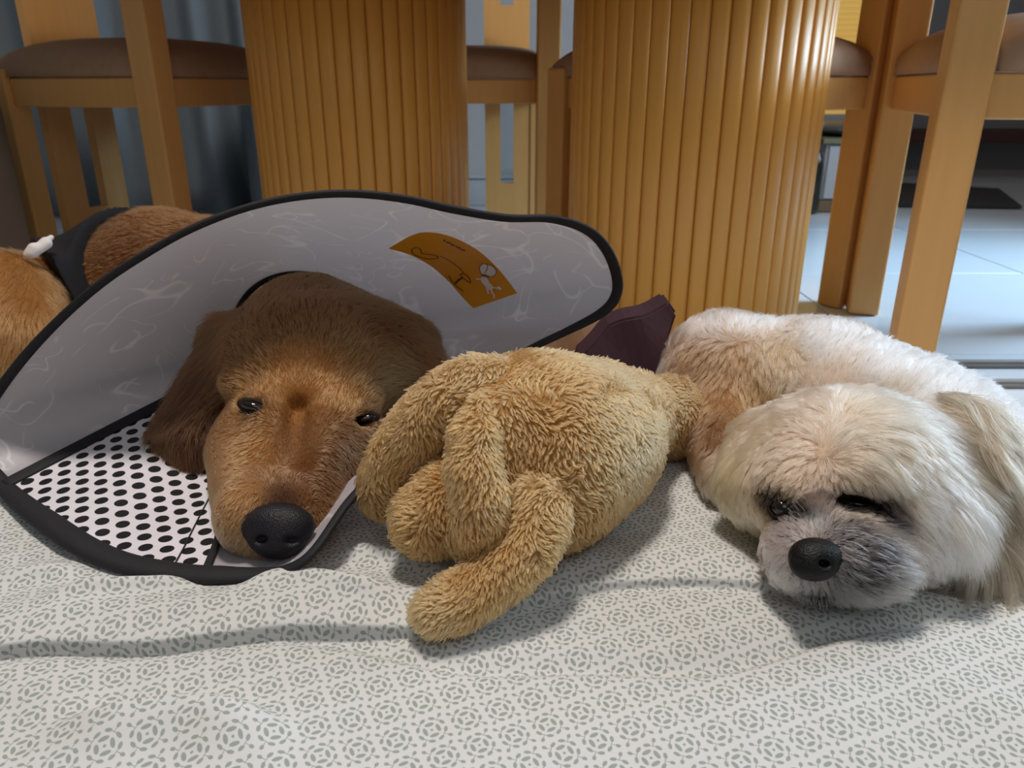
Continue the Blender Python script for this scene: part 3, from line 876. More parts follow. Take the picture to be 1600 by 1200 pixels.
# garment band round the trunk
class Shell(SDF):
    def __init__(s, base, off, planes, noise_a=0.0): s.b = base; s.off = off; s.pl = planes; s.na = noise_a
    def __call__(s, p):
        d0 = s.b(p); d = np.abs(d0-s.off*0.5)-s.off*0.5
        for c, n in s.pl: d = np.maximum(d, (p-c) @ n)
        return d
    def bounds(s, pad=0): return s.lo, s.hi
p1, p2 = PZ(215, 1.0, .15), PZ(95, .98, .14)
ax_ = (p1-p2); ax_[2] = 0; ax_ /= np.linalg.norm(ax_)
n1 = ax_+np.array([0, -0.55, 0.45]); n1 /= np.linalg.norm(n1)
n2 = -ax_+np.array([0, -0.55, -0.30]); n2 /= np.linalg.norm(n2)
G2 = Shell(G, 0.017, [(P(170, 345, .97), n1), (P(66, 400, .93), n2), (PZ(150, .9, 0.012), np.array([0, 0, -1.0]))])
G2.lo = PZ(-60, .84, 0)-.02; G2.hi = np.array([PZ(300, 1.0, 0)[0], 1.18, BED+.20])
G2.lo = np.array([min(G2.lo[0], -0.75), 0.72, BED-.01])
o, _, _ = sdf_obj('dog_garment', G2, 0.003, M['navy']); reparent(o, golden); o['label'] = 'black fabric band around the trunk'
s = SDF()
s.cap(P(50, 396, .86), P(72, 380, .87), .0055, .0065, .004).cap(P(52, 388, .86), P(44, 398, .86), .006, .005, .004).cap(P(70, 378, .87), P(80, 371, .88), .0035, .003, .004)
o, _, _ = sdf_obj('white_tie', s, 0.0012, M['white_cloth']); reparent(o, golden); o['label'] = 'small white fabric tie on the garment'

# ------------------------------------------------------------------ protective cone
cone = thing('pet_cone', 'translucent white plastic pet cone with black binding around the golden dog head', 'pet cone', tuple(PB(300, 905)))
rim = [(-36, 692, .605), (-22, 728, .603), (6, 766, .592), (46, 804, .560), (100, 843, .528), (150, 871, .512), (200, 889, .501), (262, 900, .494), (330, 905, .489), (400, 901, .488), (446, 892, .486), (490, 862, .486),
       (549, 780, .520), (620, 712, .572), (700, 645, .610), (780, 575, .635), (840, 540, .642), (890, 516, .645), (936, 492, .64), (961, 468, .636), (966, 436, .63),
       (951, 393, .615), (920, 360, .60), (865, 342, .588), (790, 340, .574), (710, 327, .565), (630, 310, .557), (545, 302, .552), (460, 308, .552), (380, 326, .553), (300, 357, .556),
       (235, 392, .562), (165, 437, .570), (105, 487, .58), (48, 545, .59), (4, 600, .60), (-24, 645, .605)]
NR = 288; NS = 26
R3 = spline([P(a, b_, c_) for a, b_, c_ in rim], NR, True)
R3[:, 2] = np.maximum(R3[:, 2], BED+0.0065)
nc_ = P(480, 532, .745)
rpx = spline([(a, b_) for a, b_, c_ in rim], NR, True)
ang = np.unwrap(np.arctan2(-(rpx[:, 1]-560), rpx[:, 0]-500))
Nk = np.array([nc_+.0700*(math.cos(a)*1.0*RX+math.sin(a)*.93*np.array([0, .02, 1.0])) for a in ang])
# follow the neck opening: upper left arc sits slightly forward
Nk += np.outer(0.012*np.maximum(0, np.sin(ang)), -FW)
Nk[:, 2] = np.maximum(Nk[:, 2], BED+0.004)
def cone_pt(u, s):
    """u index along rim (float), s 0 neck .. 1 rim"""
    i0 = int(math.floor(u)) % NR; i1 = (i0+1) % NR; fr = u-math.floor(u)
    r = R3[i0]*(1-fr)+R3[i1]*fr; n = Nk[i0]*(1-fr)+Nk[i1]*fr
    q = n*(1-s)+r*s
    a = ang[i0]
    wob = 0.004*math.sin(3*a+1)*math.sin(math.pi*s)
    bulge = 0.010*math.sin(math.pi*s)
    out = (q-(nc_*(1-s)+R3.mean(0)*s)); out /= np.linalg.norm(out)+1e-9
    q = q+out*(bulge+wob)*1.0
    q[2] = max(q[2], BED+0.0045)
    return q
CP = np.array([[cone_pt(i, s/NS) for i in range(NR)] for s in range(NS+1)])
v = CP.reshape(-1, 3); f = []
for s in range(NS):
    for i in range(NR):
        j = (i+1) % NR; f.append((s*NR+i, s*NR+j, (s+1)*NR+j, (s+1)*NR+i))
m, nt, b = new_mat('frosted_plastic', srgb(232, 231, 232), 0.42, 0.5); X.nt = nt
tc = N(nt, 'ShaderNodeTexCoord')
def streaks(sc, th, msc, mth, off):
    mp_ = N(nt, 'ShaderNodeMapping'); mp_.inputs['Location'].default_value = off; nt.links.new(tc.outputs['Object'], mp_.inputs[0])
    n1_ = noise_node(nt, sc, 1.0, mp_.outputs[0], 1.6)
    n2_ = noise_node(nt, msc, 1.0, mp_.outputs[0], 0.5)
    l = (X(n1_.outputs[0])-0.5).abs().step(th, th)
    k = (X(n2_.outputs[0])-mth).step(0.0, 0.05)
    k = (1-k)
    return l*k
st = streaks(9, .0075, 17, .53, (0, 0, 0)).max(streaks(12, .008, 20, .54, (3.1, 1.7, .4))).max(streaks(16, .009, 24, .55, (7, 2, 5))*0.9)
nt.links.new(mixc(nt, st*0.9, srgb(206, 203, 208), srgb(254, 254, 255)), b.inputs['Base Color'])
t = N(nt, 'ShaderNodeBsdfTranslucent'); t.inputs['Color'].default_value = srgb(228, 228, 232)
mx = N(nt, 'ShaderNodeMixShader'); mx.inputs[0].default_value = 0.45
nt.links.new(b.outputs[0], mx.inputs[1]); nt.links.new(t.outputs[0], mx.inputs[2]); nt.links.new(mx.outputs[0], nt.nodes['Material Output'].inputs[0])
shell = pymesh('cone_shell', v, f, m); reparent(shell, cone)
md = shell.modifiers.new('thick', 'SOLIDIFY'); md.thickness = 0.0008; md.offset = 0
# binding: folded fabric tape around the rim, wider along the bottom
rad = []
for i in range(NR):
    py = rpx[i, 1]; px = rpx[i, 0]
    wbot = np.clip((py-700)/120, 0, 1)*np.clip((460-px)/120, 0, 1)
    rad.append(0.0048+0.0042*wbot)
inn = R3-np.array([cone_pt(i, 0.9) for i in range(NR)])
o = tube('rim_binding', R3-inn*0.18*np.clip((np.array(rad)[:, None]-.0048)/.0042, 0.2, 1), rad, M['black'], closed=True, nseg=14, flat=0.55, up=np.cross(np.gradient(R3, axis=0), inn)); reparent(o, cone)
o['label'] = 'black fabric binding folded over the rim'
def uof(px, py):
    return int(np.argmin((rpx[:, 0]-px)**2+(rpx[:, 1]-py)**2))
# hem of the neck opening
o = tube('neck_binding', Nk, 0.0035, M['black'], closed=True, nseg=10); reparent(o, cone)
# dotted fabric panel on the inside
def on_cone(u, s, lift=0.0018):
    p = cone_pt(u, s); e = 0.6
    a_ = cone_pt(u+e, s)-cone_pt(u-e, s); b_2 = cone_pt(u, min(1, s+.02))-cone_pt(u, max(0, s-.02))
    n = np.cross(a_, b_2); n /= np.linalg.norm(n)+1e-9
    if n @ (P(480, 650, .62)-p) < 0: n = -n
    return p+n*lift
u0 = uof(2, 764); u1 = uof(318, 905)
if u1 < u0: u0, u1 = u1, u0
nu, nv_ = 70, 40; v = []; f = []; uvs = []
for j in range(nv_+1):
    s = 0.34+j/nv_*(0.975-0.34)
    for i in range(nu+1):
        v.append(on_cone(u0+(u1-u0)*i/nu, s, 0.0020))
v = np.array(v).reshape(nv_+1, nu+1, 3)
# metric chart for the dots: best plane fit
cen = v.reshape(-1, 3).mean(0); _, _, Vt = np.linalg.svd(v.reshape(-1, 3)-cen)
loc2 = (v.reshape(-1, 3)-cen) @ Vt[:2].T
# rotate the chart so rows run as in the picture
e1 = (P(140, 720, .60)-P(40, 700, .60)); tt2 = np.array([e1 @ Vt[0], e1 @ Vt[1]]); aa = math.atan2(tt2[1], tt2[0])
rm = np.array([[math.cos(aa), math.sin(aa)], [-math.sin(aa), math.cos(aa)]]); loc2 = loc2 @ rm.T
for j in range(nv_):
    for i in range(nu):
        k = j*(nu+1)+i; f.append((k, k+1, k+nu+2, k+nu+1))
m, nt, b = new_mat('dotted_fabric', srgb(225, 222, 226), 0.55, 0.4); X.nt = nt
uvn = N(nt, 'ShaderNodeUVMap', uv_map='dots'); sp_ = N(nt, 'ShaderNodeSeparateXYZ'); nt.links.new(uvn.outputs[0], sp_.inputs[0])
PX, PY = 0.0150, 0.0246
def dots(ox, oy):
    a_ = ((X(sp_.outputs[0])/PX+ox).fract()-0.5)*PX; c_ = ((X(sp_.outputs[1])/PY+oy).fract()-0.5)*PY
    return a_*a_+c_*c_
dmin = dots(0, 0).min(dots(0.5, 0.5))
k = dmin.step(0.0047**2, 0.0047**2*0.12)
crn = noise_node(nt, 30, 3, uvn.outputs[0], 1.0)
nt.links.new(mixc(nt, k, mixc(nt, crn.outputs[0], srgb(214, 212, 218), srgb(232, 230, 236)), srgb(14, 14, 18)), b.inputs['Base Color'])
bump(nt, b, crn.outputs[0], 0.5, 0.002)
pan = pymesh('dotted_panel', v.reshape(-1, 3), f, m)
uvl = pan.data.uv_layers.new(name='dots')
li = np.empty(len(pan.data.loops), np.int32); pan.data.loops.foreach_get('vertex_index', li)
uvl.data.foreach_set('uv', loc2[li].astype(np.float32).ravel())
reparent(pan, cone); pan['label'] = 'white fabric panel printed with black dots'
# bound edges of the panel
def strip(name, uu, s0, s1, half, lift, mat='black', n=30, lab=None):
    pts = [on_cone(uu, s0+(s1-s0)*k/n, lift) for k in range(n+1)]
    pts = np.array(pts); T = np.gradient(pts, axis=0)
    nn = np.array([on_cone(uu, s0+(s1-s0)*k/n, lift+.004) for k in range(n+1)])-pts
    o_ = tube(name, pts, half, M[mat], nseg=10, flat=0.22, up=nn); reparent(o_, cone)
    if lab: o_['label'] = lab
    return o_
ul, ur = (u0, u1) if rpx[u0 % NR, 0] < 200 else (u1, u0)
strip('closure_strip', ul, 0.30, 0.99, 0.0060, 0.003, lab='black closure strip along the panel edge')
strip('edge_tape', ur, 0.34, 0.98, 0.0026, 0.003)
strip('stitch_line', ur+(ul-ur)*0.13, 0.34, 0.96, 0.0006, 0.0026)
# sticker on the upper wall
def inv_cone(px, py):
    """cone parameters seen at a pixel"""
    r = FW+(px-800)/FPX*RX-(py-600)/FPX*UP; r = r/np.linalg.norm(r)
    best = None
    d = CP-CAM; t_ = d @ r; e = np.linalg.norm(d-t_[..., None]*r, axis=2)
    s_, i_ = np.unravel_index(np.argmin(e), e.shape)
    u, s = float(i_), s_/NS
    st_ = 0.5; ss = 0.5/NS
    for it in range(40):
        q0 = None
        for du, ds in ((0, 0), (st_, 0), (-st_, 0), (0, ss), (0, -ss)):
            q = cone_pt(u+du, min(1, max(0, s+ds)))-CAM; ee = np.linalg.norm(q-(q @ r)*r)
            if q0 is None or ee < q0[0]: q0 = (ee, u+du, min(1, max(0, s+ds)), du == 0 and ds == 0)
        _, u, s, stay = q0
        if stay: st_ *= .5; ss *= .5
    return u, s
top_e = [(608, 386), (654, 362), (700, 366), (745, 388), (780, 420), (809, 457)]
bot_e = [(609, 387), (640, 396), (672, 413), (700, 437), (722, 462), (740, 481)]
TE = spline(top_e, 25); BE = spline(bot_e, 25)
def sticker_px(a, b_):      # a along 0..1, b 0 top .. 1 bottom
    i = a*24; i0 = int(min(23, math.floor(i))); fr = i-i0
    t_ = TE[i0]*(1-fr)+TE[i0+1]*fr; q = BE[i0]*(1-fr)+BE[i0+1]*fr
    return t_*(1-b_)+q*b_
v = []; f = []
for j in range(7):
    for i in range(25):
        q = sticker_px(i/24, j/6); u, s = inv_cone(*q); v.append(on_cone(u, s, 0.0012))
for j in range(6):
    for i in range(24): k = j*25+i; f.append((k, k+1, k+26, k+25))
M['sticker'] = noisy_mat('orange_sticker', srgb(222, 148, 22), srgb(228, 156, 34), 60, 0.4, 0.0)
M['ink'] = new_mat('sticker_ink', srgb(96, 58, 16), 0.5)[0]
M['ink_blue'] = new_mat('sticker_dark_print', srgb(52, 56, 70), 0.5)[0]
M['sticker_white'] = new_mat('sticker_white', srgb(232, 228, 228), 0.5)[0]
stk = pymesh('sticker', v, f, M['sticker']); reparent(stk, cone); stk['label'] = 'orange sticker with a white dog drawing'
def sub(o, par):
    o.parent = par; o.location = (0, 0, 0); return o
def ink(name, pts, half, lift=0.0018, mat='ink', n=24, closed=False):
    pts = spline(pts, n, closed)
    q = []; nn = []
    for p_ in pts:
        u, s = inv_cone(*p_); a_ = on_cone(u, s, lift); q.append(a_); nn.append(on_cone(u, s, lift+.003)-a_)
    return sub(tube(name, np.array(q), half, M[mat], closed=closed, nseg=6, flat=0.25, up=np.array(nn)), stk)
def zp(x, y): return (605+x/1600*210, 355+y/1029*135)
ink('drawn_line', [zp(410, 290), zp(400, 240), zp(350, 222), zp(300, 245), zp(305, 290), zp(370, 330), zp(470, 358), zp(560, 355), zp(612, 340), zp(560, 312), zp(450, 300), zp(400, 285)], .00042)
ink('drawn_line', [zp(630, 322), zp(760, 390), zp(860, 470), zp(915, 530)], .00030)
ink('drawn_line', [zp(880, 540), zp(930, 540), zp(985, 600), zp(995, 645), zp(940, 615), zp(885, 565)], .00042, closed=True)
ink('drawn_line', [zp(735, 560), zp(770, 620), zp(830, 690), zp(910, 745)], .00042)
ink('drawn_line', [zp(815, 655), zp(860, 610), zp(905, 585)], .0010)
for k in range(9):        # a row of tiny illegible characters
    cx_, cy_ = 684+k*28.5, 138+k*14.6+(3 if k % 2 else -2)
    hh = 11 if k in (0, 3, 6) else 7
    ink('print_mark', [zp(cx_-7, cy_-hh), zp(cx_+5, cy_-hh*.3), zp(cx_-4, cy_+hh*.4), zp(cx_+8, cy_+hh)], .00052, mat='ink_blue', n=8)
def blob(name, outline, mat, lift, par=stk):
    c0 = np.mean(outline, 0); ring = spline(outline, 28, True); v = [c0]+list(ring); vv = []
    for p_ in v: u, s = inv_cone(*p_); vv.append(on_cone(u, s, lift))
    return sub(pymesh(name, vv, [(0, 1+k, 1+(k+1) % 28) for k in range(28)], M[mat], None, False), par)
head = [zp(1110, 500), zp(1105, 450), zp(1150, 415), zp(1195, 425), zp(1250, 440), zp(1300, 490), zp(1290, 550), zp(1230, 568), zp(1180, 545), zp(1130, 535)]
blob('drawn_dog', head, 'sticker_white', .0018)
blob('drawn_dog', [zp(1130, 575), zp(1185, 570), zp(1205, 610), zp(1235, 660), zp(1270, 700), zp(1245, 730), zp(1200, 730), zp(1175, 690), zp(1130, 640), zp(1118, 600)], 'sticker_white', .0018)
for pl, hw in (([zp(1140, 600), zp(1100, 602), zp(1060, 598)], .0009), ([zp(1190, 700), zp(1205, 760), zp(1212, 780)], .0009), ([zp(1240, 715), zp(1255, 770), zp(1278, 800), zp(1272, 835)], .0009),
               ([zp(1265, 705), zp(1300, 710), zp(1330, 705)], .0006), ([zp(1315, 705), zp(1340, 715), zp(1355, 730)], .0016)):
    ink('drawn_dog', pl, hw, mat='sticker_white', n=8)
ink('drawn_line', [zp(1190, 412), zp(1200, 450), zp(1185, 500), zp(1165, 530)], .00025, .0024, 'ink_blue', 8)
ink('drawn_line', head, .00022, .0022, 'ink_blue', 24, True)
ink('drawn_line', [zp(1120, 550), zp(1165, 562), zp(1215, 580)], .0005, .0024, 'ink_blue', 8)

#@@PLUSH
# ------------------------------------------------------------------ plush toy dog
plush = thing('plush_dog', 'fluffy tan plush dog toy lying between the two dogs with its rump forward', 'plush toy', tuple(PB(880, 880)))
pc = (182, 140, 88); pc2 = (190, 154, 106); pc3 = (168, 124, 73)
BodyS = SDF()
BodyS.ell(P(838, 708, .525), (m2(152, .525), m2(158, .525), .066), .03)
BodyS.ell(P(905, 690, .57), (m2(128, .57), m2(122, .57), .06), .03)
BodyS.cap(P(930, 668, .60), P(985, 655, .64), .050, .040, .02)
BodyS.cap(P(770, 660, .475), P(745, 820, .475), .018, .022, .02)
HeadS = SDF().ell(P(1040, 652, .665), (m2(62, .665), m2(66, .665), .042), .02).ell(P(1068, 690, .70), (m2(44, .70), m2(50, .70), .035), .02)
EarS = SDF().cap(P(1066, 606, .645), P(1102, 668, .66), .010, .016, .01, sq=2.6, ax=FW*0.4+RX*0.9)
Leg1 = SDF()
l1 = spline([P(768, 604, .50), P(712, 622, .497), P(662, 668, .505), P(622, 722, .52), P(602, 772, .53)], 8)
rr = np.array([46, 48, 46, 46, 46, 46, 44, 42])*.5/FPX
for k in range(7): Leg1.cap(l1[k], l1[k+1], rr[k], rr[k+1], .008)
Leg2 = SDF()
l2 = spline([P(832, 770, .470), P(838, 820, .462), P(808, 872, .455), P(740, 926, .449), P(682, 956, .446)], 8)
rr = np.array([48, 46, 43, 42, 40, 38, 37, 35])*.46/FPX
for k in range(7): Leg2.cap(l2[k], l2[k+1], rr[k], rr[k+1], .008)
Paw = SDF()
Paw.cap(P(700, 790, .49), P(668, 812, .492), m2(62, .49), m2(58, .49), .012)
Paw.cap(P(704, 740, .50), P(700, 800, .49), m2(34, .50), m2(52, .49), .012)
Tail = SDF()
l3 = spline([P(748, 640, .462), P(738, 720, .452), P(752, 790, .452), P(742, 842, .458)], 6)
rr = np.array([20, 33, 36, 38, 37, 28])*.46/FPX
for k in range(5): Tail.cap(l3[k], l3[k+1], rr[k], rr[k+1], .008)
class Uni(SDF):
    def __init__(s, a): s.a = a
    def __call__(s, p): return np.minimum.reduce([q(p) for q in s.a])
def pile(sdf, name, rows, n, ln=1.0, keep=None, hs=0.002, label=None, **kw):
    rows = [(a, b_, c_, d_, 5.6*ln, e) for a, b_, c_, d_, e in rows]
    F = Field(sdf, rows, 2.5)
    o, v, f = sdf_obj(name, sdf, hs, M['skin'], color=lambda q: F.color(q)*0.7)
    reparent(o, plush)
    if label: o['label'] = label
    a = dict(radius=0.00027, lift=0.9, bend=0.7, rnd=0.22, swirl=0.75, swirl_s=22, clump=0.88, seg=5, mat='pile', cvar=0.10, nclump=n//6, tipr=0.35)
    a.update(kw)
    n = int(n*1.6); a['nclump'] = n//6
    h = fur('pile', None, sdf, v, f, F, n, keep=keep or above, **a)
    sub(h, o)
    return o
pile(BodyS, 'body', [(900, 560, .6, -.5, pc2), (820, 600, .2, -.3, pc), (860, 660, .5, .6, pc3), (900, 760, .1, 1, pc), (980, 640, .8, .7, pc2), (1000, 720, .4, .9, (184, 156, 112)), (930, 840, .1, 1, pc3),
      (760, 620, -.2, 1, pc), (780, 700, -.2, 1, pc), (770, 800, -.1, 1, pc3), (820, 740, .3, .9, pc3), (850, 840, 0, 1, pc3), (950, 580, .8, -.1, (184, 158, 114))], 52000, hs=.0022)
pile(HeadS, 'head', [(1020, 620, .8, .2, (184, 156, 112)), (1060, 640, .6, .8, (182, 154, 110)), (1050, 700, .2, 1, pc3), (1085, 660, .5, .9, pc3)], 12000, .8)
pile(EarS, 'ear', [(1080, 610, .6, .8, pc2), (1105, 660, .3, 1, pc2)], 2600, .6)
pile(Leg1, 'hind_leg', [(740, 600, -.8, .3, pc2), (680, 640, -.7, .7, pc), (640, 700, -.5, .9, pc), (600, 760, -.2, 1, pc), (620, 800, 0, 1, pc3), (690, 690, -.1, 1, pc3)], 17000)
pile(Leg2, 'hind_leg', [(830, 740, -.1, 1, pc2), (870, 820, .3, 1, pc), (800, 860, -.6, .8, pc), (740, 920, -.8, .6, pc), (680, 950, -1, .4, pc2), (760, 950, -.4, 1, pc)], 19000)
pile(Paw, 'forepaw', [(690, 770, -.3, .9, pc3), (640, 790, -.9, .3, pc), (690, 850, 0, 1, pc3), (720, 800, .3, 1, pc3)], 10000)
pile(Tail, 'tail', [(748, 660, .1, 1, pc), (730, 740, -.2, 1, pc), (760, 800, .2, 1, pc), (740, 850, 0, 1, pc3)], 10000)

# maroon cloth behind the toy
def slab(name, px_pts, d0, d1, mat, parent=None):
    bm = bmesh.new()
    a_ = [bm.verts.new(P(x, y, d0)) for x, y in px_pts]; b_2 = [bm.verts.new(P(x, y, d0)+np.array([0, d1-d0, 0])) for x, y in px_pts]
    bm.faces.new(a_); bm.faces.new(b_2[::-1]); n = len(px_pts)
    for k in range(n): bm.faces.new((a_[k], b_2[k], b_2[(k+1) % n], a_[(k+1) % n]))
    bmesh.ops.triangulate(bm, faces=bm.faces[:2])
    bmesh.ops.recalc_face_normals(bm, faces=bm.faces)
    bmesh.ops.bevel(bm, geom=[e for e in bm.edges if e.calc_face_angle(0) > 0.6], offset=0.0025, segments=2, affect='EDGES')
    bmesh.ops.subdivide_edges(bm, edges=bm.edges[:], cuts=3, use_grid_fill=True)
    for q in bm.verts:
        q.co.y += 0.003*math.sin(q.co.x*90+q.co.z*60); q.co.z += 0.0015*math.sin(q.co.x*130)
    return from_bm(name, bm, M[mat], parent)
cl = thing('folded_cloth', 'folded dark maroon cloth standing up between the toy and the white dog', 'cloth', tuple(PB(985, 640)))
o = slab('maroon_fold', [(905, 560), (952, 508), (1000, 492), (1046, 475), (1059, 494), (1046, 530), (1030, 600), (1010, 680), (880, 680)], .735, .775, 'maroon'); reparent(o, cl)
o = slab('brown_fold', [(820, 545), (880, 520), (935, 497), (956, 503), (942, 530), (905, 600), (860, 640), (800, 640)], .78, .80, 'browncloth'); reparent(o, cl); o['label'] = 'brown underside fold'

#@@SHIHTZU
# ------------------------------------------------------------------ small white dog
W = SDF()
W.ell(P(1312, 738, .520), (m2(150, .52), m2(128, .52), .066), .02)
W.ell(P(1402, 806, .505), (m2(100, .505), m2(92, .505), .050), .02)          # cheek on the right
W.ell(P(1224, 762, .512), (m2(66, .51), m2(60, .51), .045), .02)            # cheek on the left
W.ell(P(1298, 862, .470), (m2(84, .47), m2(56, .47), .036), .016)           # muzzle
W.ell(P(1345, 880, .468), (m2(74, .47), m2(50, .47), .032), .012)
W.ell(P(1236, 872, .470), (m2(36, .47), m2(44, .47), .026), .012)
W.ell(P(1278, 922, .466), (m2(34, .466), m2(13, .466), .014), .008)         # chin
W.ell(P(1222, 794, .462), (m2(24, .46), m2(18, .46), .014), .008, sub=True, roll=10)
W.ell(P(1340, 784, .462), (m2(36, .46), m2(16, .46), .014), .008, sub=True, roll=8)
W.cap(P(1462, 690, .545), P(1530, 850, .508), .024, .030, .012, sq=2.0, ax=FW*0.8-RX*0.6)   # ear flap
W.cap(P(1180, 690, .55), P(1168, 755, .53), .018, .020, .016, sq=1.8, ax=FW*0.7+RX*0.7)
# trunk curled behind the head
W.cap(PZ(1400, .61, .050), PZ(1290, .665, .054), .052, .053, .03)
W.cap(PZ(1290, .665, .054), PZ(1140, .715, .052), .053, .052, .03)
W.cap(PZ(1492, .575, .030), PZ(1400, .61, .048), .036, .048, .03)
W.ell(PZ(1120, .70, .046), (.046, .055, .048), .03, world=True)                  # haunch
W.cap(PZ(1120, .66, .03), PZ(1140, .59, .020), .030, .020, .02)                # tucked leg
W.cap(PZ(1480, .56, .05), P(1380, 790, .535), .052, .045, .03)                 # neck
white = thing('small_white_dog', 'small cream and white long haired dog lying with its chin on the sheet', 'dog', tuple(PB(1330, 800)))
cr = (246, 234, 220); wh = (250, 250, 249); tan = (206, 160, 108)
rows = [
 (1345, 757, .4, .9, 6, (224, 198, 166)), (1300, 762, .0, .9, 4, (214, 186, 160)), (1222, 768, -.2, .8, 3.5, (222, 194, 160)), (1385, 765, .7, .8, 9, (226, 204, 176)),
 (1300, 605, 0, -1, 10, (226, 204, 184)), (1230, 630, -.5, -.8, 10, (232, 204, 180)), (1390, 620, .5, -.8, 14, (192, 180, 164)), (1180, 680, -.9, -.1, 10, (234, 200, 159)),
 (1150, 730, -.5, .9, 13, (220, 186, 140)), (1140, 780, -.1, 1, 12, (218, 184, 140)), (1185, 805, -.4, .8, 7, (214, 185, 148)),
 (1240, 700, -.5, .1, 8, (234, 202, 174)), (1270, 670, -.4, -.6, 10, (234, 204, 178)), (1280, 745, -.1, .8, 5, (222, 191, 165)), (1230, 745, -.4, .7, 6, (230, 198, 167)),
 (1310, 700, .5, -.3, 14, (236, 208, 180)), (1340, 720, .9, .5, 16, (232, 200, 167)), (1370, 660, 1, .1, 18, (230, 202, 172)), (1420, 700, .9, .7, 14, (228, 200, 169)), (1380, 740, .8, .8, 20, (232, 204, 172)),
 (1420, 790, .7, .8, 15, (240, 221, 197)), (1460, 800, .6, 1, 11, (242, 238, 230)), (1480, 860, .3, 1, 12, (240, 236, 232)), (1440, 850, .9, .5, 12, (224, 208, 197)), (1450, 910, .8, .5, 12, (206, 191, 180)), (1400, 930, .6, .7, 12, (153, 152, 152)),
 (1290, 775, 0, -1, 4, (176, 156, 146)), (1275, 812, 0, -1, 5, (142, 141, 141)), (1230, 830, -.8, -.5, 6, (162, 148, 148)), (1200, 860, -1, .1, 7, (190, 178, 176)), (1215, 905, -.7, .7, 8, (190, 182, 180)),
 (1250, 925, -.2, 1, 6, (128, 127, 127)), (1280, 935, .1, 1, 6, (51, 50, 50)), (1330, 830, .8, -.5, 8, (55, 54, 54)), (1370, 860, 1, -.1, 11, (51, 50, 50)), (1400, 828, 1, -.1, 11, (139, 138, 138)),
 (1350, 900, .9, .4, 12, (54, 53, 53)), (1312, 905, .6, .7, 10, (82, 81, 81)), (1330, 930, .5, .9, 12, (119, 118, 118)), (1405, 890, 1, .2, 13, (128, 127, 127)), (1370, 945, .5, .8, 10, (150, 149, 149)),
 (1470, 670, .7, .7, 24, (178, 166, 148)), (1520, 760, .5, .9, 30, (176, 164, 146)), (1500, 820, .3, 1, 30, (196, 186, 170)), (1540, 820, .4, 1, 30, (164, 154, 138)), (1530, 900, .1, 1, 30, (176, 166, 152)), (1560, 860, .3, 1, 30, (170, 160, 146)),
 (1100, 510, -.2, -1, 12, (214, 198, 189)), (1180, 505, 0, -1, 12, (226, 212, 200)), (1280, 530, .2, -1, 12, (238, 236, 234)), (1400, 570, .5, -.8, 12, (240, 240, 240)), (1480, 620, .6, -.7, 12, (240, 241, 242)), (1550, 680, .7, -.6, 12, (240, 242, 243)),
 (1080, 560, -.3, .8, 11, (170, 132, 96)), (1150, 570, -.2, .9, 11, (190, 152, 112)), (1130, 620, -.2, 1, 11, (168, 128, 90)), (1220, 560, .1, .9, 11, (228, 200, 165)), (1100, 680, 0, 1, 11, (132, 98, 68)), (1180, 620, 0, 1, 11, (196, 158, 112)),  # tan haunch; part of its warmth is warm light put into the colour
]
spots = [(1222, 792, .0130, (20, 16, 14), .98, 1.2), (1196, 778, .0110, (42, 35, 31), .9, 2.5), (1248, 800, .008, (32, 28, 28), .85, 2), (1345, 786, .0150, (14, 12, 13), .99, 2.0), (1306, 778, .0120, (20, 18, 18), .96, 2.5), (1382, 792, .0120, (20, 18, 20), .94, 2.5),
         (1305, 838, .006, (110, 102, 106), .5, 4), (1404, 810, .009, (58, 52, 55), .7, 5), (1346, 862, .0155, (50, 47, 50), .85, 8), (1312, 838, .0095, (58, 54, 56), .8, 5), (1240, 838, .0065, (96, 90, 90), .6, 5), (1268, 927, .0075, (30, 27, 30), .9, 2.5), (1285, 934, .006, (34, 31, 34), .8, 3)]
WF = Field(W, rows, 3.4, spots)
wb, wv, wf = sdf_obj('body', W, 0.0023, M['skin'], color=lambda q: WF.color(q)*0.75); reparent(wb, white)
hc = P(1320, 780, .50)
def wkeep(c):
    d = np.linalg.norm(c-hc, axis=1)
    return above(c)*np.where(d < 0.11, 1.0, 0.55)
o = fur('fur', None, W, wv, wf, WF, 170000, radius=0.00015, lift=0.55, rnd=0.15, swirl=0.26, swirl_s=16, clump=0.55, nclump=9000, keep=wkeep, cvar=0.09, wave=0.12, wave_s=40, seg=7, grav=0.1, mat='white_fur')
reparent(o, white)
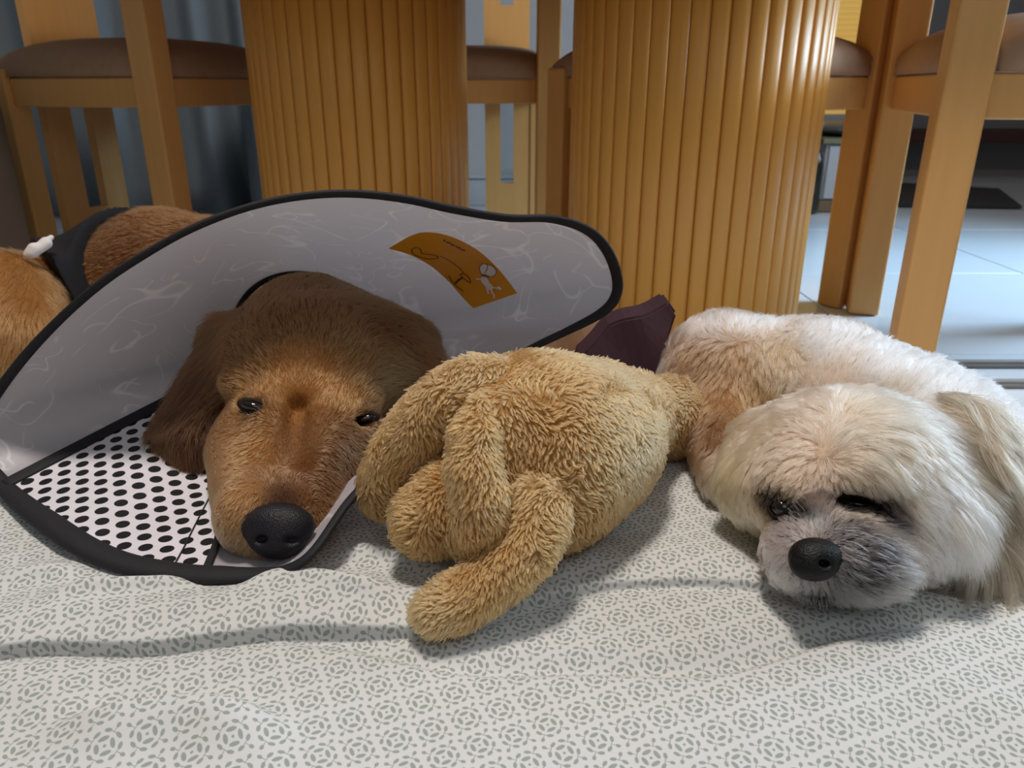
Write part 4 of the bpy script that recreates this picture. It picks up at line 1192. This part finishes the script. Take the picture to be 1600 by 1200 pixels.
# long wavy ear hair
def earkeep(c):
    a, b_ = P(1470, 690, .54), P(1530, 860, .505); ba = b_-a
    t_ = np.clip(((c-a) @ ba)/(ba @ ba), 0, 1); d = np.linalg.norm(c-a-t_[:, None]*ba, axis=1)
    return (d < 0.036).astype(float)*(((c-CAM) @ RX)/((c-CAM) @ FW)*FPX+800 > 1462)*above(c)
rows2 = [(1470, 670, .5, .8, 54, (156, 142, 120)), (1500, 740, .38, .9, 58, (170, 156, 136)), (1530, 790, .35, 1, 58, (146, 132, 112)), (1500, 840, .12, 1, 44, (186, 174, 156)), (1540, 880, .05, 1, 36, (160, 148, 130)), (1500, 900, -.1, 1, 34, (116, 104, 90))]
EF = Field(W, rows2, 2.5)
o = fur('ear_hair', None, W, wv, wf, EF, 16000, radius=0.00018, lift=0.35, rnd=0.12, swirl=0.30, swirl_s=14, clump=0.78, nclump=520, keep=earkeep, cvar=0.16, wave=0.34, wave_s=24, seg=16, grav=0.25, lvar=0.3, offset=0.002, mat='white_fur')
reparent(o, white)
# nose
WN = SDF()
WN.ell(P(1274, 869, .4395), (m2(41, .437), m2(29, .437), .012), .006)
WN.ell(P(1270, 887, .4365), (m2(32, .434), m2(20, .434), .009), .006)
WN.ell(P(1248, 884, .4265), (m2(8, .43), m2(6, .43), .007), .003, sub=True, roll=-15)
WN.ell(P(1290, 882, .4270), (m2(9, .43), m2(6, .43), .006), .003, sub=True, roll=15)
WN.cap(P(1266, 884, .4245), P(1265, 906, .4275), .0008, .0008, .002, sub=True)
o, _, _ = sdf_obj('nose', WN, 0.0007, M['nose_s']); reparent(o, white)
he = W.hit(1222, 795); de = (he-CAM) @ FW
eye(1223, 793, de+.001, 19, 16, white, 8, rz=.007)
he = W.hit(1342, 788); de = (he-CAM) @ FW
eye(1344, 788, de+.001, 22, 8, white, 8, rz=.005)
# pale muzzle bristles fanning out from the nose, and the dark lip
class WF2:
    def full(s, p):
        n0 = P(1274, 868, .46); D = p-n0; D /= np.linalg.norm(D, axis=1)[:, None]
        r = np.linalg.norm(p-n0, axis=1)
        return D, 0.006+0.25*np.clip(r-.012, 0, .03), np.tile(np.array(srgb(168, 162, 160)[:3]), (len(p), 1))
def muzkeep(c):
    r = np.linalg.norm(c-P(1290, 880, .45), axis=1)
    return ((r < .034) & (r > .010) & (c[:, 1] < P(0, 880, .475)[1]+.01)).astype(float)*above(c)
o = fur('muzzle_hair', None, W, wv, wf, WF2(), 1500, radius=0.00013, lift=0.55, rnd=0.16, swirl=0.15, clump=0.75, nclump=700, keep=muzkeep, cvar=0.12, wave=0.15, wave_s=60, seg=7, grav=0.25, mat='white_fur')
reparent(o, white)
